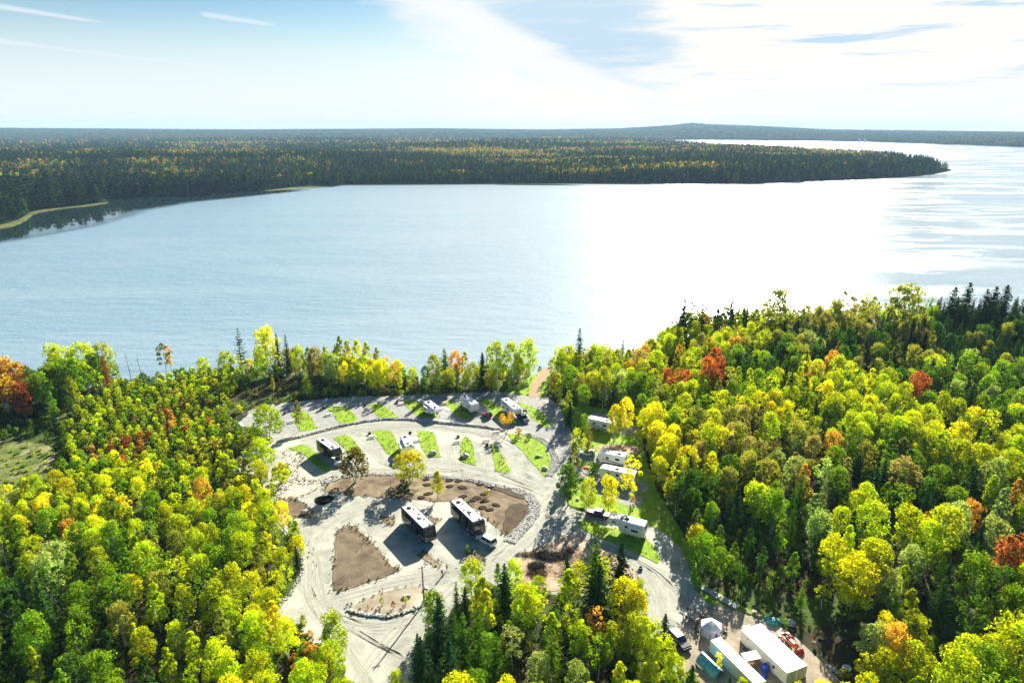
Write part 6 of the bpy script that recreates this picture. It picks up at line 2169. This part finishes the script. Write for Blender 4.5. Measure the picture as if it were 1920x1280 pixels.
for lb, px, rz in (('pale picnic table beside the westernmost grass island', (548, 791), .5), ('pale picnic table left of the second grass island', (617, 778), .5), ('pale picnic table left of the third grass island', (691, 768), .5),
                   ('pale picnic table left of the fourth grass island', (752, 758), .5), ('pale picnic table beside the westernmost upper trailer', (833, 757), .4), ('pale picnic table left of the middle row island with a fire pit', (698, 820), .4),
                   ('pale picnic table left of the narrow grass island', (858, 829), .3), ('pale picnic table on open gravel west of the yellow green island', (913, 827), 0), ('pale picnic table near the end of the stone wall', (931, 812), 0),
                   ('pale picnic table beside the small slide out trailer', (783, 826), .5), ('picnic table under yellow leaves on the empty pad', (1188, 925), -.3), ('grey picnic table behind the topmost trailer on the right', (1180, 808), -.4)):
    picnic_table(lb, px, rz)
for lb, px in (('black fire ring near the westernmost picnic table', (534, 776)), ('black fire ring left of the second grass island', (607, 766)), ('black fire ring left of the third grass island', (685, 761)), ('black fire ring left of the fourth grass island', (745, 755)),
               ('black fire ring left of the middle row picnic table', (693, 814)), ('black fire ring behind the small slide out trailer', (769, 813)), ('black fire ring at the top of the narrow grass island', (859, 820)), ('black fire ring near the end of the stone wall', (935, 806)),
               ('black fire ring at the top of the easternmost slim island', (913, 836)), ('black fire ring beside the thin gravel loop in the grove', (1201, 1067)), ('rusty fire ring behind the topmost trailer', (1165, 804))):
    bowl('fire_ring', px, .5, .55, 'plastic_black' if 'rusty' not in lb else 'rust', lb, 'fire ring', group='fire rings on the campsites')
# patio mats
for lb, px, sx, sy, rz in (('pinkish patio boards beside the small slide out trailer', (783, 838), 1.6, 4.6, .25), ('pale patio mat beside the westernmost upper trailer', (838, 767), 1.6, 4.0, .75), ('grey concrete slab near the end of the stone wall', (928, 817), 2.2, 1.0, 0)):
    e = empty('patio_deck', (*at(*px)[:2], .1), rz)
    tag(e, lb, 'patio')
    m0 = None
    for k in range(8):
        if m0 is None:
            mb = MB(); mb.box((0, 0, 0), (sx, sy / 8 - .03, .06)); o = m0 = mb.build('board', 'wood_white' if 'grey' not in lb else 'grey_paint', e)
        else:
            o = m0.copy(); COL.objects.link(o); o.parent = e
        o.location = (0, -sy / 2 + (k + .5) * sy / 8, .02)
# barbecue by the black pickup
e = empty('barbecue_grill', (*at(984, 775)[:2], .1), .4)
tag(e, 'big black barbecue beside the tall trailer and black pickup', 'grill')
mb = MB(); mb.box((0, 0, .95), (1.5, .8, .35)); mb.prism([(-.75, 1.12), (.75, 1.12), (.6, 1.5), (-.6, 1.5)], -.35, .35); mb.build('firebox', 'plastic_black', e, bevel=.05)
for sx in (-1, 1):
    mb = MB(); mb.box((sx * .6, 0, .4), (.08, .6, .8)); mb.build('leg', 'plastic_black', e)
mb = MB(); mb.box((1.05, 0, 1.05), (.55, .6, .04)); mb.build('side_shelf', 'silver', e)

# orange garden umbrella
e = empty('garden_umbrella', (*at(1099, 888)[:2], .1))
tag(e, 'faded orange umbrella canopy under the tall pine by the main road', 'umbrella')
mb = MB(); mb.tube((0, 0, 0), (0, 0, 2.3), .03, .03, 6); mb.build('pole', 'silver', e)
mb = MB()
n = 8
vs = [(0, 0, 2.35)] + [(.7 * math.cos(6.2832 * k / n), .7 * math.sin(6.2832 * k / n), 2.12) for k in range(n)] + [(1.25 * math.cos(6.2832 * k / n), 1.25 * math.sin(6.2832 * k / n), 1.8) for k in range(n)]
mb.add(vs, [(0, 1 + k, 1 + (k + 1) % n) for k in range(n)] + [(1 + k, 9 + k, 9 + (k + 1) % n, 1 + (k + 1) % n) for k in range(n)])
mb.build('canopy', 'orange_cloth', e)
mb = MB(); mb.tube((0, 0, 0), (0, 0, .1), .3, .28, 12); mb.build('base', 'plastic_black', e)

# power pedestals at the sites
for i, (lb, px) in enumerate((('grey power post on the second grass island', (655, 776)), ('grey power post on the third grass island', (730, 768)), ('grey power post on the fourth grass island', (800, 758)), ('grey power post on the fifth grass island', (862, 770)),
                              ('grey power post on the sixth grass island', (935, 768)), ('grey power post on the seventh grass island', (1005, 775)), ('grey power post at the right edge of the grass island behind the olive tree', (670, 838)), ('grey power post on the island left of the small trailer', (742, 835)),
                              ('grey power post on the island right of the small trailer', (818, 830)), ('grey power post on the narrow island', (885, 842)), ('grey power post on the slim eastern island', (940, 862)), ('grey power post beside the shaded pad of the left motorhome', (697, 1012)),
                              ('short marker post behind the left motorhome', (815, 944)), ('white post with a pale cap on the sunny lawn', (1073, 946)), ('grey power post on the empty pad edge', (1150, 934)), ('grey power post beside the fifth wheel nose', (1134, 987)))):
    e = empty('power_post', (*at(*px)[:2], .1))
    tag(e, lb, 'post', 'service posts of the campsites')
    mb = MB(); mb.box((0, 0, .5), (.12, .12, 1.0)); mb.build('post', 'wood_old', e)
    mb = MB(); mb.box((0, -.09, .85), (.26, .16, .42)); mb.build('meter_box', 'grey_paint', e, bevel=.02)

# slim poles with small heads on the oval island and bank
for lb, px, top, hd in (('thin post with an orange tip at the left of the oval island', (718, 1118), 1103, 'orange_cloth'), ('thin lamp post with white globe on the brown bank', (733, 912), 897, 'lamp_lens'), ('slender bare marker pole in the triangle of soil', (683, 1019), 1008, 'wood_pale'),
                        ('thin survey pole on the soil beside the shaded motorhome pad', (691, 1008), 999, 'wood_pale')):
    p = at(*px)
    h = .5
    while project(p.x, p.y, h)[1] > top:
        h += .1
    e = empty('marker_post', (p.x, p.y, .1))
    tag(e, lb, 'post')
    mb = MB(); mb.tube((0, 0, 0), (0, 0, h), .045, .035, 6); mb.build('pole', 'wood_old', e)
    bm = MB(); vs, fs = rock_mesh(3, 2); bm.add([v.normalized() * .17 for v in vs], fs); bm.build('head', hd, e, loc=(0, 0, h), smooth=True)
for lb, px, code, s in (('small red leaved shrub on the oval island', (737, 1140), 'R', .35), ('small pale green sapling on the oval island', (716, 1134), 'PG', .4), ('small yellow green sapling on the right of the oval island', (761, 1132), 'YG', .35), ('tiny shrub in the middle of the oval island', (690, 1141), 'OL', .2),
                        ('tiny yellow sapling beside a pale stone on the brown bank', (913, 930), 'Y', .4), ('small green seedling on the dark soil wedge', (952, 996), 'G', .25)):
    e = empty('shrub', (*at(*px)[:2], .15), random.random())
    tag(e, lb, 'shrub')
    o = link(bpy.data.objects.new('foliage', PROTO['bush1'][0]), e); o.scale = (s, s, s * 1.1); o.color = (*tint_of(code), 1)
    o = link(bpy.data.objects.new('stem', PROTO['bush1'][1]), e); o.scale = (s, s, s)


# ---------------------------------------------------------------- utility pole and wires
p = at(795, 1131)
h = 5
while project(p.x, p.y, h)[1] > 1061:
    h += .05
e = empty('utility_pole', (p.x, p.y, .1))
tag(e, 'tall wooden utility pole at the right end of the oval island', 'utility pole')
mb = MB(); mb.tube((0, 0, -.1), (-.1, 0, h), .17, .12, 10); mb.build('pole', 'wood_old', e)
mb = MB(); mb.box((-.1, 0, h - .5), (1.5, .1, .12), rz=.3); mb.build('crossarm', 'wood_old', e)
mb = MB(); mb.tube((.2, .12, .1), (.12, .12, h - 1.2), .03, .03, 6); mb.build('conduit', 'silver', e)
ins = []
for k in (-.65, 0, .6):
    q = Vector((-.1 + k * math.cos(.3), k * math.sin(.3), h - .36))
    mb = MB(); mb.tube(q - Vector((0, 0, .08)), q + Vector((0, 0, .1)), .05, .03, 8); mb.build('insulator', 'grey_paint', e)
    ins.append(q + Vector((0, 0, .1)))
E0 = Vector((p.x, p.y, .1))
for i, q in enumerate((ins[0], ins[2])):
    A = E0 + q
    B = Vector((-47 + i * 1.2, 55, 9.0))
    mb = MB()
    prev = A
    for k in range(1, 17):
        t = k / 16
        c = A.lerp(B, t) - Vector((0, 0, 4 * 1.6 * t * (1 - t)))
        mb.tube(prev, c, .018, .018, 4, caps=False)
        prev = c
    tag(mb.build('overhead_wire', 'silver', normals=False), ('left' if i == 0 else 'right') + ' overhead wire running from the utility pole to the lower left', 'wire')
# bare thin pole behind the short trailer
p = at(1143, 842)
e = empty('utility_pole', (p.x, p.y, .05))
tag(e, 'thin dark pole standing behind the short grey trailer', 'utility pole')
mb = MB(); mb.tube((0, 0, 0), (0, 0, 8.2), .12, .08, 8); mb.build('pole', 'wood_old', e)
mb = MB(); mb.box((0, 0, 7.7), (1.0, .08, .1)); mb.build('crossarm', 'wood_old', e)


# ---------------------------------------------------------------- brush piles
def brush(label, px, rx, ry, h, n, materials, seed):
    rg = random.Random(seed)
    p = at(*px)
    mb = MB()
    for _ in range(n):
        a, q = rg.random() * 6.28, math.sqrt(rg.random())
        x, y = rx * q * math.cos(a), ry * q * math.sin(a)
        z = h * (1 - q * q) * rg.random()
        L_ = rg.uniform(.5, 1.8)
        d = Vector((rg.gauss(0, 1), rg.gauss(0, 1), rg.gauss(0, .35))).normalized() * L_ / 2
        c = Vector((x, y, z + .1))
        mb.tube(c - d, c + d, rg.uniform(.02, .05), .01, 3, rg.randrange(len(materials)), caps=False)
    return tag(mb.build('brush_pile', materials, loc=(p.x, p.y, .1), normals=False), label, 'brush pile', kind='stuff')


brush('long dark heap of cut branches on the straw coloured ground', (1034, 1044), 3.4, 1.6, 1.0, 900, ['brush', 'bark', 'forest_floor'], 1)
brush('smaller dark heap of cut branches nearer the grove', (1006, 1062), 1.9, 1.5, 1.0, 600, ['brush', 'bark', 'forest_floor'], 2)
brush('rusty brown twigs scattered in front of the smaller branch heap', (1008, 1076), 2.2, 2.0, .35, 500, ['brush_rust', 'brush'], 3)
brush('thin line of sticks and clods along the road edge of the straw ground', (1000, 1040), 4.5, 1.2, .25, 350, ['brush', 'soil'], 4)
brush('strewn roots and sticks across the straw ground', (1065, 1055), 6.5, 6.0, .15, 700, ['brush', 'brush_rust', 'wood_pale'], 5)


# ---------------------------------------------------------------- people
def person(label, px, heading, shirt, trousers, arm=0.3):
    p = at(*px)
    J = {'pelvis': (0, 0, .95), 'belly': (0, 0, 1.10), 'chest': (0, 0, 1.33), 'neck': (0, 0, 1.48), 'headb': (.01, 0, 1.56), 'head': (.02, 0, 1.66), 'top': (.01, 0, 1.73)}
    Rr = {'pelvis': (.16, .12), 'belly': (.14, .11), 'chest': (.17, .12), 'neck': (.055, .055), 'headb': (.07, .075), 'head': (.085, .10), 'top': (.05, .06)}
    E_ = [('pelvis', 'belly'), ('belly', 'chest'), ('chest', 'neck'), ('neck', 'headb'), ('headb', 'head'), ('head', 'top')]
    for s, n in ((1, 'l'), (-1, 'r')):
        sw = .14 * s
        J.update({n + 'hip': (0, s * .10, .88), n + 'knee': (sw * .7 + .03, s * .11, .49), n + 'ank': (sw * .9 - .02, s * .12, .09), n + 'toe': (sw * .9 + .16, s * .13, .04),
                  n + 'sh': (0, s * .19, 1.40), n + 'elb': (-.04 - sw * .3, s * .26, 1.12), n + 'wri': (.08 - sw * .3, s * .27, .88), n + 'palm': (.10 - sw * .3, s * .27, .81)})
        Rr.update({n + 'hip': (.095, .095), n + 'knee': (.062, .062), n + 'ank': (.042, .045), n + 'toe': (.04, .035), n + 'sh': (.065, .06), n + 'elb': (.045, .045), n + 'wri': (.03, .028), n + 'palm': (.035, .022)})
        E_ += [('pelvis', n + 'hip'), (n + 'hip', n + 'knee'), (n + 'knee', n + 'ank'), (n + 'ank', n + 'toe'), ('chest', n + 'sh'), (n + 'sh', n + 'elb'), (n + 'elb', n + 'wri'), (n + 'wri', n + 'palm')]
        px_, py_, pz_ = J[n + 'palm']
        for f, (dx, L_) in enumerate(((.030, .075), (.010, .085), (-.010, .08), (-.030, .065))):
            J[n + f'f{f}'] = (px_ + dx, py_, pz_ - .04)
            J[n + f'g{f}'] = (px_ + dx + .01, py_ - s * .015, pz_ - .04 - L_)
            Rr[n + f'f{f}'] = (.010, .010); Rr[n + f'g{f}'] = (.008, .008)
            E_ += [(n + 'palm', n + f'f{f}'), (n + f'f{f}', n + f'g{f}')]
        J[n + 'th'] = (px_ + .055, py_ - s * .01, pz_ - .02)
        Rr[n + 'th'] = (.010, .010)
        E_.append((n + 'palm', n + 'th'))
    names = list(J)
    me = bpy.data.meshes.new('person')
    me.from_pydata([J[k] for k in names], [(names.index(a), names.index(b)) for a, b in E_], [])
    o = link(bpy.data.objects.new('person', me))
    sk = o.modifiers.new('skin', 'SKIN')
    for i, k in enumerate(names):
        me.skin_vertices[0].data[i].radius = Rr[k]
        me.skin_vertices[0].data[i].use_root = (k == 'pelvis')
    o.modifiers.new('sub', 'SUBSURF').levels = 1
    dg = bpy.context.evaluated_depsgraph_get()
    me2 = bpy.data.meshes.new_from_object(o.evaluated_get(dg))
    o.modifiers.clear()
    o.data = me2
    for m_ in (shirt, trousers, 'skin', 'cloth_dark'):
        me2.materials.append(MATS[m_])
    for f in me2.polygons:
        z, y = f.center.z, abs(f.center.y)
        f.material_index = 2 if z > 1.47 or (y > .2 and z < .90) else (3 if z < .08 else (1 if z < .98 and y < .22 else 0))
        f.use_smooth = True
    o.location = (p.x, p.y, .04)
    o.rotation_euler.z = heading
    tag(o, label, 'person')
    mb = MB(); vs, fs = rock_mesh(9, 2); mb.add([Vector((v.normalized().x * .105 - .015, v.normalized().y * .10, v.normalized().z * .10 + 1.70)) for v in vs if True], fs); mb.build('hair', 'bark', o, smooth=True)
    mb = MB(); mb.add([(.10, -.012, 1.64), (.10, .012, 1.64), (.13, 0, 1.62), (.10, 0, 1.67)], [(0, 1, 2), (0, 2, 3), (1, 3, 2), (0, 3, 1)]); mb.build('nose', 'skin', o)
    for s in (-1, 1):
        mb = MB(); mb.box((.098, s * .032, 1.665), (.012, .02, .012)); mb.build('eye', 'cloth_dark', o)
        mb = MB(); mb.box((.01, s * .09, 1.65), (.03, .015, .05)); mb.build('ear', 'skin', o, bevel=.004)


person('person in an orange top and dark trousers on the sunny gravel', (838, 1069), -2.0, 'cloth_orange', 'cloth_dark')
person('person in all dark clothes just left of the one in orange', (829, 1080), 0.9, 'cloth_dark', 'cloth_dark')

# two white sheds on the far right shore
for px, lb in ((1613, 'left of two tiny white sheds on the far hazy shore'), (1623, 'right of two tiny white sheds on the far hazy shore')):
    az_, _ = azel(px, 252)
    D_ = 6300
    x, y = D_ * math.sin(az_), D_ * math.cos(az_)
    e = empty('far_shed', (x, y, float(hill_z(np.array([x]), np.array([y]))[0]) + 12), az_ * -1)
    tag(e, lb, 'shed')
    mb = MB(); mb.box((0, 0, 0), (14, 10, 30)); mb.build('wall', 'white_paint', e)
    mb = MB(); mb.add([(-8, -6, 15), (8, -6, 15), (8, 6, 15), (-8, 6, 15), (-8, 0, 20), (8, 0, 20)], [(0, 1, 5, 4), (2, 3, 4, 5), (0, 4, 3), (1, 2, 5), (0, 3, 2, 1)]); mb.build('roof', 'roof_white', e)
